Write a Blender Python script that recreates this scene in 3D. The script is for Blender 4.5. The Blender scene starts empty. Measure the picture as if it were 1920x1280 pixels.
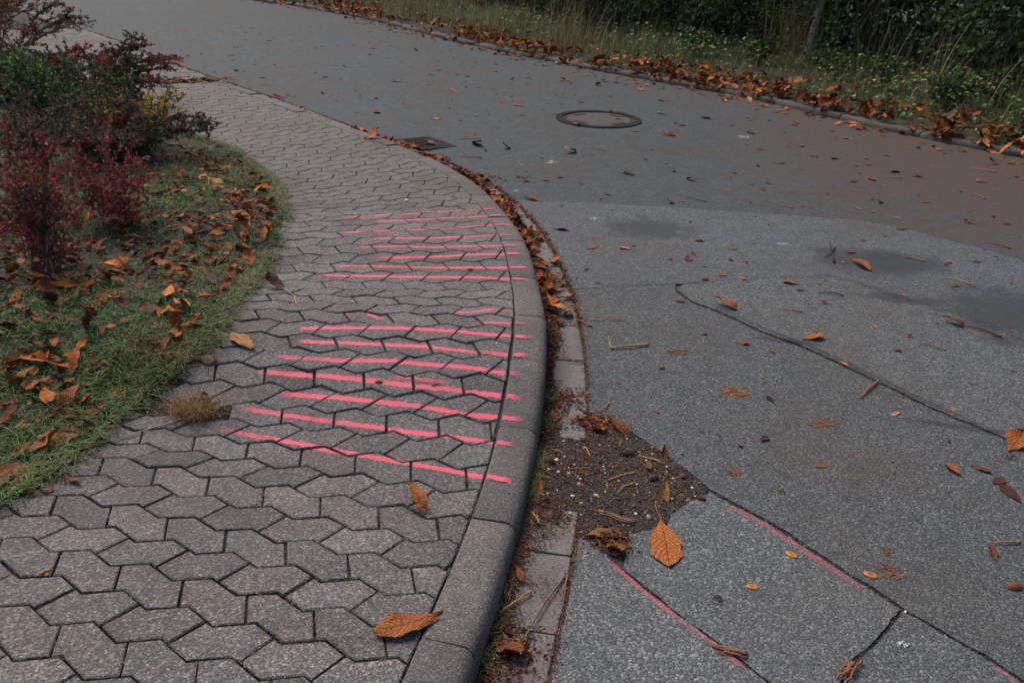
import bpy, math, random
import numpy as np
from mathutils import Matrix, Vector
from mathutils.geometry import delaunay_2d_cdt

random.seed(7)
RNG = np.random.default_rng(7)
scn = bpy.context.scene
col = scn.collection

# ------------------------------------------------------------------ camera
FPX, PITCH, ROLL, CAMH = 1600.0, math.radians(24.6), math.radians(3.6), 1.645
_cp, _sp = math.cos(PITCH), math.sin(PITCH)
FWD = np.array([0, _cp, -_sp]); _up = np.array([0, _sp, _cp]); _rt = np.array([1.0, 0, 0])
RGT = math.cos(ROLL) * _rt + math.sin(ROLL) * _up
UPV = -math.sin(ROLL) * _rt + math.cos(ROLL) * _up
CAM = np.array([0, 0, CAMH])
cd = bpy.data.cameras.new('camera')
cam = bpy.data.objects.new('camera', cd); col.objects.link(cam)
cd.sensor_width = 36.0; cd.lens = FPX / 1920 * 36; cd.clip_start = 0.05; cd.clip_end = 2000
cam.matrix_world = Matrix(((RGT[0], UPV[0], -FWD[0], 0), (RGT[1], UPV[1], -FWD[1], 0),
                           (RGT[2], UPV[2], -FWD[2], CAMH), (0, 0, 0, 1)))
scn.camera = cam

# ------------------------------------------------------------------ sky and sun
SUN_EL, SUN_AZ = math.radians(54), math.radians(-38)      # azimuth from +y towards +x
w = bpy.data.worlds.new('World'); scn.world = w; w.use_nodes = True
nt = w.node_tree; nt.nodes.clear()
sky = nt.nodes.new('ShaderNodeTexSky'); sky.sky_type = 'NISHITA'; sky.sun_disc = False
sky.sun_elevation = SUN_EL; sky.sun_rotation = SUN_AZ
sky.air_density = 1.0; sky.dust_density = 4.0; sky.ozone_density = 1.0
bg = nt.nodes.new('ShaderNodeBackground'); bg.inputs['Strength'].default_value = 0.088
ow = nt.nodes.new('ShaderNodeOutputWorld')
nt.links.new(sky.outputs[0], bg.inputs[0]); nt.links.new(bg.outputs[0], ow.inputs[0])
sl = bpy.data.lights.new('sun', 'SUN'); sl.energy = 1.4; sl.angle = math.radians(30); sl.color = (1.0, 0.91, 0.80)
so = bpy.data.objects.new('sun', sl); col.objects.link(so)
sdir = Vector((math.sin(SUN_AZ) * math.cos(SUN_EL), math.cos(SUN_AZ) * math.cos(SUN_EL), math.sin(SUN_EL)))
so.rotation_euler = sdir.to_track_quat('Z', 'Y').to_euler(); so.location = (0, 0, 20)
scn.view_settings.view_transform = 'Standard'; scn.view_settings.look = 'None'
scn.view_settings.exposure = 0.9; scn.view_settings.gamma = 1.0
scn.view_settings.use_curve_mapping = False

# ------------------------------------------------------------------ lie of the land
_py = np.array([-3, 1.5, 1.83, 2.1, 2.35, 2.6, 2.75, 2.9, 3.04, 3.17, 3.3, 3.45, 3.57, 3.7, 3.85, 4.0, 4.13, 4.27, 4.4, 4.55, 4.68, 5.0, 5.6, 400])
_pz = np.array([0, 0, -.010, -.025, -.034, -.035, -.028, -.012, .02, .054, .07, .082, .090, .085, .076, .066, .060, .062, .066, .078, .086, .08, .05, .05])
_yy = np.arange(-3, 30, .02)
_zz = np.interp(_yy, _py, _pz); _g = np.exp(-.5 * (np.arange(-12, 13) * .02 / .06) ** 2); _g /= _g.sum()
_zz = np.convolve(np.pad(_zz, 12, mode='edge'), _g, 'valid')


def hp(x, y):                     # pavement and kerb: a heave where roots lift it
    return np.interp(y, _yy, _zz)


def ray(u, v):
    return FWD + (u - 960) / FPX * RGT - (v - 640) / FPX * UPV


def hit(u, v, h, n=14):           # pixel of the photograph to a point on a ground surface
    d = ray(u, v); z = 0.0
    for _ in range(n):
        t = (z - CAMH) / d[2]
        z = float(h(d[0] * t, d[1] * t))
    return np.array([d[0] * t, d[1] * t, z])


def px_at(p):                     # world point to pixel, for sorting by size in view
    d = np.asarray(p) - CAM; z = d @ FWD
    return 960 + FPX * (d @ RGT) / z, 640 - FPX * (d @ UPV) / z


def at_depth(u, v, depth):
    return CAM + ray(u, v) * depth


def resample(P, ds):
    L = np.r_[0, np.cumsum(np.linalg.norm(np.diff(P, axis=0), axis=1))]
    s = np.arange(0, L[-1], ds)
    return np.c_[np.interp(s, L, P[:, 0]), np.interp(s, L, P[:, 1])]


def smooth(P, ds, sig):
    n = int(3 * sig / ds); g = np.exp(-.5 * (np.arange(-n, n + 1) * ds / sig) ** 2); g /= g.sum()
    o = []
    for c in range(2):
        a = P[:, c]; e = np.r_[2 * a[0] - a[n:0:-1], a, 2 * a[-1] - a[-2:-n - 2:-1]]
        o.append(np.convolve(e, g, 'valid'))
    return np.stack(o, 1)


class Curve:
    def __init__(self, pts, ext0, ext1, sig, flip=1):
        K = np.array(pts)[:, :2]
        d0 = K[min(4, len(K) - 1)] - K[0]; d0 /= np.linalg.norm(d0)
        d1 = K[-1] - K[-4]; d1 /= np.linalg.norm(d1)
        self.start = K[0]
        K = np.vstack([K[0] - d0 * ext0, K[0] - d0 * ext0 / 2, K, K[-1] + d1 * ext1 / 2, K[-1] + d1 * ext1])
        ds = .04
        C = resample(smooth(resample(K, ds), ds, sig), ds)
        self.ds = ds; self.C = C
        T = np.gradient(C, axis=0); T /= np.linalg.norm(T, axis=1)[:, None]
        self.T = T; self.N = np.c_[-T[:, 1], T[:, 0]] * flip
        S = np.arange(len(C)) * ds
        self.S = S - S[np.linalg.norm(C - self.start, axis=1).argmin()]

    def pos(self, s, a):
        s = np.asarray(s, float); a = np.asarray(a, float)
        f = lambda q: np.interp(s, self.S, q)
        return np.stack([f(self.C[:, 0]) + a * f(self.N[:, 0]), f(self.C[:, 1]) + a * f(self.N[:, 1])], -1)

    def sa(self, P):
        P = np.atleast_2d(np.asarray(P, float))[:, :2]
        so, ao = np.empty(len(P)), np.empty(len(P))
        for i in range(0, len(P), 4000):
            q = P[i:i + 4000]
            d = ((q[:, None, :] - self.C[None]) ** 2).sum(2); j = d.argmin(1)
            v = q - self.C[j]
            so[i:i + 4000] = self.S[j] + (v * self.T[j]).sum(1)
            ao[i:i + 4000] = (v * self.N[j]).sum(1)
        return so, ao


KERB_PX = [(754, 1273), (795, 1186), (808, 1149), (828, 1105), (852, 1052), (872, 1015), (895, 951), (909, 900), (924, 850), (939, 796), (951, 743), (957, 699), (965, 669), (968, 622), (969, 585), (966, 544), (959, 511), (947, 464), (929, 421), (909, 391), (889, 366), (858, 339), (828, 319), (801, 306), (751, 286), (694, 257), (640, 244), (571, 217), (470, 178), (386, 150), (323, 128), (252, 101), (188, 72), (101, 42), (34, 17)]
KC = Curve([hit(u, v, hp) for u, v in KERB_PX], 3.5, 16, .38)


def sstep(a, b, x):
    t = np.clip((np.asarray(x, float) - a) / (b - a), 0, 1)
    return t * t * (3 - 2 * t)


def hr(x, y):                     # road: falls gently to the near gutter
    x = np.atleast_1d(np.asarray(x, float)); y = np.atleast_1d(np.asarray(y, float))
    s, a = KC.sa(np.c_[x, y])
    z = -.11 + .09 * sstep(2.8, 5.2, y) + .035 * np.clip(-a - .34, 0, 4.6)
    return z if len(z) > 1 else float(z[0])


FAR_PX = [(460, 0), (560, 12), (700, 38), (820, 70), (950, 100), (1060, 120), (1180, 146), (1280, 160), (1400, 182), (1500, 206), (1600, 231), (1700, 255), (1800, 275), (1920, 294)]
FC = Curve([hit(u, v, hr) for u, v in FAR_PX[::-1]], 8, 16, .6, -1)      # runs from the right to the far left, positive b away from the road


def hv(x, y):                     # verge behind the far kerb
    x = np.atleast_1d(np.asarray(x, float)); y = np.atleast_1d(np.asarray(y, float))
    s, b = FC.sa(np.c_[x, y]); q = FC.pos(s, np.zeros(len(s)))
    z = np.atleast_1d(hr(q[:, 0], q[:, 1])) + .062 + .06 * np.clip(b - .1, 0, 6)
    return z if len(z) > 1 else float(z[0])


def noise2(x, y, seed=0):
    r = np.random.default_rng(seed); z = 0
    for k in range(7):
        f = 1.3 * 1.7 ** k; a = r.uniform(0, 6.28); p = r.uniform(0, 6.28)
        z = z + np.sin((x * math.cos(a) + y * math.sin(a)) * f + p) / (1 + .6 * k)
    return z / 3.0


def hl(x, y):                     # lawn beside the pavement
    s, a = KC.sa(np.c_[np.atleast_1d(x), np.atleast_1d(y)])
    e = a - bed_w(s)
    z = hp(x, y) * (1 - .7 * sstep(1.6, 3.2, a)) + .0045 + .022 * sstep(-.02, .25, e) + .012 * noise2(np.asarray(x) * 3, np.asarray(y) * 3, 5) * sstep(0, .15, e)
    return z if len(z) > 1 else float(z[0])


BED_PX = [(0, 945), (60, 915), (120, 870), (190, 803), (245, 765), (300, 715), (345, 690), (385, 640), (415, 600), (440, 560), (480, 520), (500, 490), (515, 460), (527, 420), (522, 380), (500, 335), (470, 310), (430, 280), (380, 262), (340, 248)]
_bw = KC.sa(np.array([hit(u, v, hp) for u, v in BED_PX]))
_o = np.argsort(_bw[0]); _bs, _ba = _bw[0][_o], _bw[1][_o]


def bed_w(s):
    return np.interp(s, np.r_[-3, _bs, _bs[-1] + 2, 60], np.r_[_ba[0], _ba, 1.42, 1.42])


# ------------------------------------------------------------------ object helpers
def tag(o, label=None, cat=None, group=None, kind=None):
    if label: o['label'] = label
    if cat: o['category'] = cat
    if group: o['group'] = group
    if kind: o['kind'] = kind
    return o


def link(name, me, mat=None, parent=None, loc=None):
    o = bpy.data.objects.new(name, me); col.objects.link(o)
    if mat is not None and me is not None and not me.materials: me.materials.append(mat)
    if parent is not None: o.parent = parent
    if loc is not None: o.location = loc
    return o


def empty(name, loc=(0, 0, 0)):
    o = bpy.data.objects.new(name, None); col.objects.link(o); o.location = loc; o.empty_display_size = .1
    return o


def mesh(name, V, F, uv=None, cols=None, smoothed=False):
    """V n x 3; F a list of index lists or an m x k array; uv and cols per vertex."""
    me = bpy.data.meshes.new(name)
    V = np.asarray(V, np.float32)
    if isinstance(F, np.ndarray):
        m, k = F.shape
        me.vertices.add(len(V)); me.vertices.foreach_set('co', V.ravel())
        me.loops.add(m * k); me.loops.foreach_set('vertex_index', F.astype(np.int32).ravel())
        me.polygons.add(m); me.polygons.foreach_set('loop_start', np.arange(0, m * k, k, dtype=np.int32))
        me.polygons.foreach_set('loop_total', np.full(m, k, np.int32))
        me.update(calc_edges=True)
    else:
        me.from_pydata([tuple(map(float, v)) for v in V], [], F)
    if uv is not None:
        ul = me.uv_layers.new(name='UVMap'); idx = np.empty(len(me.loops), np.int32)
        me.loops.foreach_get('vertex_index', idx)
        ul.data.foreach_set('uv', np.asarray(uv, np.float32)[idx].ravel())
    if cols is not None:
        ca = me.color_attributes.new('Col', 'FLOAT_COLOR', 'POINT')
        c = np.ones((len(V), 4), np.float32); c[:, :3] = cols
        ca.data.foreach_set('color', c.ravel())
    me.polygons.foreach_set('use_smooth', np.full(len(me.polygons), smoothed))
    me.validate(); me.update()
    return me


class MB:                                     # collects pieces for one mesh
    def __init__(self): self.V, self.F, self.C, self.n = [], [], [], 0

    def add(self, V, F, c=None):
        V = np.asarray(V, float); self.V.append(V)
        self.F += [[i + self.n for i in f] for f in F]
        if c is not None: self.C.append(np.tile(c, (len(V), 1)) if np.ndim(c) == 1 else c)
        self.n += len(V)

    def build(self, name, mat, parent=None, smoothed=False):
        me = mesh(name, np.vstack(self.V), self.F, cols=np.vstack(self.C) if self.C else None, smoothed=smoothed)
        return link(name, me, mat, parent)


def tube(pts, r0, r1, sides=5):
    P = np.asarray(pts, float); n = len(P)
    T = np.gradient(P, axis=0); T /= np.linalg.norm(T, axis=1)[:, None] + 1e-9
    ref = np.array([.3, .2, .93]) if abs(T[0, 2]) < .9 else np.array([1., 0, .1])
    A = np.cross(T, ref); A /= np.linalg.norm(A, axis=1)[:, None] + 1e-9
    B = np.cross(T, A)
    th = np.arange(sides) / sides * 2 * math.pi
    R = np.linspace(r0, r1, n)
    V = (P[:, None] + R[:, None, None] * (np.cos(th)[None, :, None] * A[:, None] + np.sin(th)[None, :, None] * B[:, None])).reshape(-1, 3)
    F = []
    for i in range(n - 1):
        for j in range(sides):
            k = (j + 1) % sides
            F.append([i * sides + j, i * sides + k, (i + 1) * sides + k, (i + 1) * sides + j])
    F.append(list(range(sides))[::-1]); F.append([(n - 1) * sides + j for j in range(sides)])
    return V, F


def inside(P, poly):
    P = np.asarray(P); poly = np.asarray(poly); r = np.zeros(len(P), bool)
    j = len(poly) - 1
    for i in range(len(poly)):
        xi, yi = poly[i][:2]; xj, yj = poly[j][:2]
        c = ((yi > P[:, 1]) != (yj > P[:, 1])) & (P[:, 0] < (xj - xi) * (P[:, 1] - yi) / (yj - yi + 1e-12) + xi)
        r ^= c; j = i
    return r


def densify(poly, step, jit=0.0):
    out = []
    for i in range(len(poly)):
        a, b = np.array(poly[i][:2], float), np.array(poly[(i + 1) % len(poly)][:2], float)
        n = max(1, int(np.linalg.norm(b - a) / step))
        for k in range(n):
            p = a + (b - a) * k / n
            if jit and k: p = p + RNG.normal(0, jit, 2)
            out.append(p)
    return np.array(out)


def sheet(poly, h, step, thick=.02, extra=None):
    """Triangulated sheet of a polygon following the height function h, with a skirt."""
    poly = np.asarray(poly)
    if ((poly[:, 0] * np.roll(poly[:, 1], -1)) - (np.roll(poly[:, 0], -1) * poly[:, 1])).sum() < 0: poly = poly[::-1]
    lo, hi = poly.min(0), poly.max(0)
    gx, gy = np.meshgrid(np.arange(lo[0], hi[0], step), np.arange(lo[1], hi[1], step))
    G = np.c_[gx.ravel(), gy.ravel()] + RNG.normal(0, step * .08, (gx.size, 2))
    G = G[inside(G, poly)]
    if extra is not None and len(extra): G = np.vstack([G, extra[inside(extra, poly)]])
    # keep grid points off the rim
    if len(G):
        keep = np.ones(len(G), bool)
        for i in range(0, len(G), 2000):
            keep[i:i + 2000] = (((G[i:i + 2000, None] - poly[None]) ** 2).sum(2).min(1) > (step * .3) ** 2)
        G = G[keep]
    n = len(poly)
    co = [Vector(p) for p in np.vstack([poly, G])] if len(G) else [Vector(p) for p in poly]
    vo, eo, fo, *_ = delaunay_2d_cdt(co, [(i, (i + 1) % n) for i in range(n)], [], 1, 1e-6)
    P = np.array([[v.x, v.y] for v in vo]); z = np.atleast_1d(h(P[:, 0], P[:, 1]))
    V = np.c_[P, z]; F = [list(f) for f in fo]
    # skirt along boundary edges
    cnt = {}
    for f in F:
        for a, b in zip(f, f[1:] + f[:1]): cnt[(a, b)] = 1
    bd = [(a, b) for (a, b) in cnt if (b, a) not in cnt]
    used = sorted({i for e in bd for i in e}); m = {i: len(V) + k for k, i in enumerate(used)}
    V = np.vstack([V, V[used] - [0, 0, thick]])
    F += [[b, a, m[a], m[b]] for a, b in bd]
    return V, F


# ------------------------------------------------------------------ materials
def newmat(name):
    m = bpy.data.materials.new(name); m.use_nodes = True
    n = m.node_tree; n.nodes.clear()
    o = n.nodes.new('ShaderNodeOutputMaterial'); b = n.nodes.new('ShaderNodeBsdfPrincipled')
    n.links.new(b.outputs[0], o.inputs[0])
    return m, n, b


def N(n, t, **k):
    x = n.nodes.new(t)
    for a, v in k.items():
        if a in x.inputs: x.inputs[a].default_value = v
        else: setattr(x, a, v)
    return x


def ramp(n, src, stops):
    r = n.nodes.new('ShaderNodeValToRGB'); e = r.color_ramp.elements
    while len(e) < len(stops): e.new(.5)
    for q, (p, c) in zip(e, stops): q.position = p; q.color = (*c, 1) if len(c) == 3 else c
    n.links.new(src, r.inputs[0]); return r.outputs[0]


def mixc(n, f, a, b, mode='MIX'):
    x = n.nodes.new('ShaderNodeMix'); x.data_type = 'RGBA'; x.blend_type = mode
    for sock, val in ((x.inputs[0], f), (x.inputs[6], a), (x.inputs[7], b)):
        if isinstance(val, bpy.types.NodeSocket): n.links.new(val, sock)
        elif isinstance(val, (int, float)): sock.default_value = val
        else: sock.default_value = (*val, 1)
    return x.outputs[2]


def math_(n, op, a, b=0.0, clamp=False):
    x = n.nodes.new('ShaderNodeMath'); x.operation = op; x.use_clamp = clamp
    for s, v in zip(x.inputs, (a, b)):
        if isinstance(v, bpy.types.NodeSocket): n.links.new(v, s)
        else: s.default_value = v
    return x.outputs[0]


def noise(n, co, scale, detail=4, rough=.55):
    x = N(n, 'ShaderNodeTexNoise', Scale=scale, Detail=detail, Roughness=rough); n.links.new(co, x.inputs['Vector']); return x.outputs['Fac']


def voro(n, co, scale, feature='F1', out='Color', rnd=1.0):
    x = N(n, 'ShaderNodeTexVoronoi', feature=feature, Scale=scale, Randomness=rnd); n.links.new(co, x.inputs['Vector']); return x.outputs[out]


def sep(n, c):
    x = n.nodes.new('ShaderNodeSeparateColor'); n.links.new(c, x.inputs[0]); return x.outputs[0]


def bump(n, b, h, strength, dist):
    x = N(n, 'ShaderNodeBump', Strength=strength, Distance=dist); n.links.new(h, x.inputs['Height']); n.links.new(x.outputs[0], b.inputs['Normal']); return x


def mineral(name, base, dark, light, agg, contrast, stain=(.09, .065, .05), stain_amt=.35, rough=.8, bumpd=.002, blobs=(), blob_col=(.03, .034, .04), per_object=0.0, spec=.4, tint=None, _=0):
    """Concrete or asphalt: grains of their own colours in a matrix, wide weathering, stains."""
    m, n, b = newmat(name)
    co = N(n, 'ShaderNodeNewGeometry').outputs['Position']
    g1 = sep(n, voro(n, co, 1 / agg))
    g2 = sep(n, voro(n, co, 1 / (agg * .45)))
    c1 = ramp(n, g1, [(0, dark), (.28, tuple(.5 * (x + y) for x, y in zip(dark, base))), (.6, base), (.9, tuple(.6 * x + .4 * y for x, y in zip(base, light))), (1, light)])
    c2 = ramp(n, g2, [(0, dark), (.5, base), (.93, base), (1, light)])
    c = mixc(n, .45, c1, c2)
    c = mixc(n, 1 - contrast, c, base)
    big = noise(n, co, 1.1, 5, .6); mid = noise(n, co, 9, 4, .6)
    c = mixc(n, math_(n, 'MULTIPLY', ramp(n, mid, [(.35, (0, 0, 0)), (.7, (1, 1, 1))]), .4), c, mixc(n, 1.0, c, (.68, .68, .7), 'MULTIPLY'))
    c = mixc(n, math_(n, 'MULTIPLY', ramp(n, big, [(.48, (0, 0, 0)), (.72, (1, 1, 1))]), stain_amt), c, stain)
    if tint is not None:
        c = mixc(n, ramp(n, noise(n, co, .35, 3), [(.4, (0, 0, 0)), (.65, (.6, .6, .6))]), c, mixc(n, 1.0, c, tint, 'MULTIPLY'))
    if per_object:
        r = N(n, 'ShaderNodeObjectInfo').outputs['Random']
        c = mixc(n, per_object, c, mixc(n, 1.0, c, ramp(n, r, [(0, (.55, .54, .55)), (.35, (1.0, .93, .88)), (.7, (.85, .88, .93)), (1, (1.35, 1.3, 1.24))]), 'MULTIPLY'))
    for (x, y, rx, ry, ang) in blobs:
        mp = N(n, 'ShaderNodeMapping'); mp.vector_type = 'TEXTURE'
        mp.inputs['Location'].default_value = (x, y, 0); mp.inputs['Rotation'].default_value = (0, 0, ang); mp.inputs['Scale'].default_value = (rx, ry, 50)
        n.links.new(co, mp.inputs[0])
        ln = N(n, 'ShaderNodeVectorMath', operation='LENGTH'); n.links.new(mp.outputs[0], ln.inputs[0])
        d = math_(n, 'ADD', ln.outputs['Value'], math_(n, 'MULTIPLY', math_(n, 'SUBTRACT', noise(n, co, 6, 7, .7), .5), 2.0))
        c = mixc(n, math_(n, 'MULTIPLY', ramp(n, d, [(.5, (1, 1, 1)), (1.05, (0, 0, 0))]), .75), c, blob_col)
    n.links.new(c, b.inputs['Base Color'])
    b.inputs['Specular IOR Level'].default_value = spec
    rr = math_(n, 'ADD', math_(n, 'MULTIPLY', mid, .25), rough - .12)
    n.links.new(rr, b.inputs['Roughness'])
    hgt = math_(n, 'ADD', math_(n, 'MULTIPLY', voro(n, co, 1 / agg, 'F1', 'Distance'), -1.0), math_(n, 'MULTIPLY', noise(n, co, 1 / (agg * 2.5), 3), 1.2))
    bump(n, b, hgt, .8, bumpd)
    return m


def colmat(name, rough=.75, spec=.25, var=.0, trans=0.0):
    """Colour from the mesh's own Col attribute (leaf by leaf, blade by blade)."""
    m, n, b = newmat(name)
    a = N(n, 'ShaderNodeAttribute', attribute_name='Col').outputs['Color']
    n.links.new(a, b.inputs['Base Color']); b.inputs['Roughness'].default_value = rough
    b.inputs['Specular IOR Level'].default_value = spec
    if trans:
        t = N(n, 'ShaderNodeBsdfTranslucent'); n.links.new(a, t.inputs[0])
        mx = N(n, 'ShaderNodeMixShader'); mx.inputs[0].default_value = trans
        n.links.new(b.outputs[0], mx.inputs[1]); n.links.new(t.outputs[0], mx.inputs[2])
        n.links.new(mx.outputs[0], n.nodes['Material Output'].inputs[0])
    return m


def leafmat(name, lo, hi, spot):
    m, n, b = newmat(name)
    uv = N(n, 'ShaderNodeUVMap').outputs[0]; co = N(n, 'ShaderNodeTexCoord').outputs['Object']
    r = N(n, 'ShaderNodeObjectInfo').outputs['Random']
    sp_ = N(n, 'ShaderNodeSeparateXYZ'); n.links.new(uv, sp_.inputs[0])
    u = math_(n, 'ABSOLUTE', math_(n, 'SUBTRACT', sp_.outputs[0], .5)); v = sp_.outputs[1]
    c = mixc(n, ramp(n, noise(n, co, 28, 5, .65), [(.3, (0, 0, 0)), (.7, (1, 1, 1))]), lo, hi)
    c = mixc(n, math_(n, 'MULTIPLY', r, .45), c, mixc(n, 1.0, c, (.45, .4, .36), 'MULTIPLY'))
    c = mixc(n, ramp(n, noise(n, co, 90, 3, .6), [(.58, (0, 0, 0)), (.68, (.85, .85, .85))]), c, spot)
    vein = math_(n, 'SINE', math_(n, 'MULTIPLY', math_(n, 'ADD', math_(n, 'SUBTRACT', v, math_(n, 'MULTIPLY', u, .55)), math_(n, 'MULTIPLY', noise(n, co, 5, 3), .07)), 68))
    vm = ramp(n, vein, [(.80, (0, 0, 0)), (1, (1, 1, 1))])
    rib = ramp(n, u, [(.012, (1, 1, 1)), (.03, (0, 0, 0))])
    vv = mixc(n, 1.0, vm, rib, 'LIGHTEN')
    c = mixc(n, math_(n, 'MULTIPLY', sep(n, vv), .6), c, mixc(n, 1.0, c, (.5, .42, .38), 'MULTIPLY'))
    n.links.new(c, b.inputs['Base Color']); b.inputs['Roughness'].default_value = .62; b.inputs['Specular IOR Level'].default_value = .3
    bump(n, b, math_(n, 'ADD', sep(n, vv), math_(n, 'MULTIPLY', noise(n, co, 14, 4), 2.2)), .9, .006)
    return m


PX = lambda u, v, h: hit(u, v, h)
_bl = []
for (u, v, ru, dep) in ((1215, 428, .34, .3), (1620, 487, .36, .3), (1690, 492, .3, .22), (1900, 590, .45, .45), (1690, 560, .3, .08), (1480, 640, .25, .035), (1800, 800, .3, .03)):
    p = hit(u, v, hr); _bl.append((p[0], p[1], ru, dep, math.radians(-12)))
_tan_and_reflection = [(5.2, 8.4, 4.4, 3.2, .9), (3.6, 11.0, 3.4, 1.5, -.85)]  # brown leaf stain plus the hedge's reflection, painted into the road colour
M = {}
M['far_kerb'] = mineral('dark_mossy_kerb', (.075, .066, .060), (.02, .02, .02), (.17, .16, .145), .008, .7, stain=(.03, .034, .014), stain_amt=.6, per_object=.3, bumpd=.003, rough=.85)
M['paver'] = mineral('paving_concrete', (.114, .104, .098), (.028, .028, .030), (.40, .38, .36), .006, .95, stain=(.060, .048, .041), stain_amt=.6, per_object=.55, bumpd=.0025, rough=.85)
M['kerb'] = mineral('kerb_concrete', (.108, .098, .092), (.026, .025, .025), (.32, .30, .28), .0048, .9, stain=(.048, .040, .034), stain_amt=.65, per_object=.35, bumpd=.0015, rough=.85)
M['gutter'] = mineral('gutter_concrete', (.138, .126, .120), (.05, .045, .043), (.34, .32, .3), .0045, .65, stain=(.085, .05, .036), stain_amt=.85, per_object=.4, bumpd=.0012, rough=.8)
M['asphalt'] = mineral('coarse_asphalt', (.084, .098, .106), (.018, .024, .031), (.38, .38, .37), .0062, .9, stain=(.085, .064, .053), stain_amt=.55, bumpd=.003, rough=.8, blobs=_bl, tint=(1.0, .88, .80), spec=.25, per_object=.45)
M['asphalt_band'] = mineral('mid_asphalt', (.070, .083, .091), (.02, .026, .032), (.34, .34, .34), .007, .8, stain=(.07, .056, .048), stain_amt=.5, bumpd=.003, rough=.8, blobs=_bl, tint=(1.0, .88, .82), spec=.25)
M['asphalt_old'] = mineral('old_smooth_asphalt', (.047, .060, .066), (.019, .024, .027), (.22, .22, .22), .008, .75, stain=(.066, .050, .041), stain_amt=.6, bumpd=.002, rough=.82, spec=.22, tint=(.95, .86, .82), blobs=_tan_and_reflection, blob_col=(.072, .045, .035))
M['seam'] = mineral('seam_bitumen', (.042, .038, .036), (.012, .012, .013), (.15, .13, .11), .005, .8, stain=(.05, .034, .024), stain_amt=.6, bumpd=.003, rough=.8)
M['bedding'] = mineral('joint_soil', (.026, .022, .018), (.009, .008, .006), (.08, .07, .055), .005, .7, stain=(.028, .034, .012), stain_amt=.7, bumpd=.003, rough=.95)
M['soil'] = mineral('dark_soil', (.036, .026, .020), (.010, .008, .007), (.13, .11, .09), .006, .8, stain=(.035, .018, .011), stain_amt=.5, bumpd=.006, rough=.95)
M['turf'] = mineral('turf_soil', (.040, .036, .022), (.016, .014, .010), (.07, .06, .035), .012, .6, stain=(.03, .042, .016), stain_amt=.6, bumpd=.006, rough=.95)
M['pit_shade'] = mineral('pit_shade_black', (.010, .009, .009), (.005, .005, .005), (.02, .02, .02), .01, .5, stain=(.008, .008, .008), spec=.1)
M['iron'] = mineral('cast_iron', (.032, .030, .030), (.012, .012, .013), (.08, .075, .07), .006, .4, stain=(.04, .024, .018), stain_amt=.5, bumpd=.002, rough=.85, spec=.15)
M['infill'] = mineral('manhole_concrete', (.046, .040, .037), (.02, .018, .016), (.18, .16, .15), .006, .4, stain=(.08, .062, .054), stain_amt=.4, bumpd=.001, rough=.8)
M['wood'] = mineral('weathered_wood', (.34, .29, .25), (.12, .1, .085), (.5, .46, .42), .02, .5, stain=(.07, .055, .045), stain_amt=.4, bumpd=.003, rough=.9)
M['land'] = mineral('meadow_ground', (.045, .05, .022), (.02, .022, .012), (.08, .08, .045), .05, .5, stain=(.05, .04, .02), stain_amt=.5, bumpd=.01, rough=.95)
M['orange'] = leafmat('orange_dry_leaf', (.29, .075, .013), (.50, .15, .026), (.06, .025, .012))
M['brown'] = leafmat('russet_brown_leaf', (.15, .042, .014), (.28, .075, .02), (.04, .018, .010))
M['dark'] = leafmat('dark_brown_leaf', (.055, .024, .014), (.11, .042, .02), (.02, .011, .008))
M['tan'] = leafmat('tan_leaf', (.32, .13, .04), (.52, .25, .08), (.12, .05, .02))
M['yellow'] = leafmat('yellow_leaf', (.36, .19, .025), (.52, .30, .05), (.18, .08, .02))
M['green'] = colmat('foliage', .6, .3, trans=.25)
M['blade'] = colmat('grass_blade', .65, .25, trans=.2)
M['crumb'] = colmat('leaf_crumbs', .8, .2)
M['stone'] = colmat('pebble_stone', .75, .35)
M['twig'] = colmat('twig_bark', .8, .25)


def paint_mat(name='pink_spray_paint', amax=.82, c1=(.62, .055, .105), c2=(.80, .12, .18)):
    m, n, b = newmat(name)
    co = N(n, 'ShaderNodeNewGeometry').outputs['Position']; uv = N(n, 'ShaderNodeUVMap').outputs[0]
    s_ = N(n, 'ShaderNodeSeparateXYZ'); n.links.new(uv, s_.inputs[0])
    across = math_(n, 'ABSOLUTE', math_(n, 'SUBTRACT', math_(n, 'MULTIPLY', s_.outputs[1], 2.0), 1.0))
    across = math_(n, 'ADD', across, math_(n, 'MULTIPLY', math_(n, 'SUBTRACT', noise(n, co, 45, 4, .7), .5), .9))
    cover = math_(n, 'MULTIPLY', ramp(n, across, [(.32, (1, 1, 1)), (.58, (.36, .36, .36)), (1.0, (0, 0, 0))]), s_.outputs[0])
    grain = math_(n, 'ADD', math_(n, 'MULTIPLY', noise(n, co, 150, 6, .85), 1.25), math_(n, 'MULTIPLY', noise(n, co, 22, 3), .42))
    a = math_(n, 'SUBTRACT', math_(n, 'MULTIPLY', cover, 1.72), grain)
    a = ramp(n, a, [(.0, (0, 0, 0)), (.62, (amax,) * 3)])
    b.inputs['Base Color'].default_value = (.80, .055, .125, 1); b.inputs['Roughness'].default_value = .7
    n.links.new(mixc(n, noise(n, co, 300, 2), c1, c2), b.inputs['Base Color'])
    t = N(n, 'ShaderNodeBsdfTransparent'); mx = N(n, 'ShaderNodeMixShader')
    n.links.new(sep(n, a), mx.inputs[0]); n.links.new(t.outputs[0], mx.inputs[1]); n.links.new(b.outputs[0], mx.inputs[2])
    n.links.new(mx.outputs[0], n.nodes['Material Output'].inputs[0])
    return m


M['paint'] = paint_mat()
M['tar'] = paint_mat('tar_smear', .72, (.018, .021, .025), (.045, .048, .052))
M['paint_worn'] = paint_mat('faded_pink_paint', .36)

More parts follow.
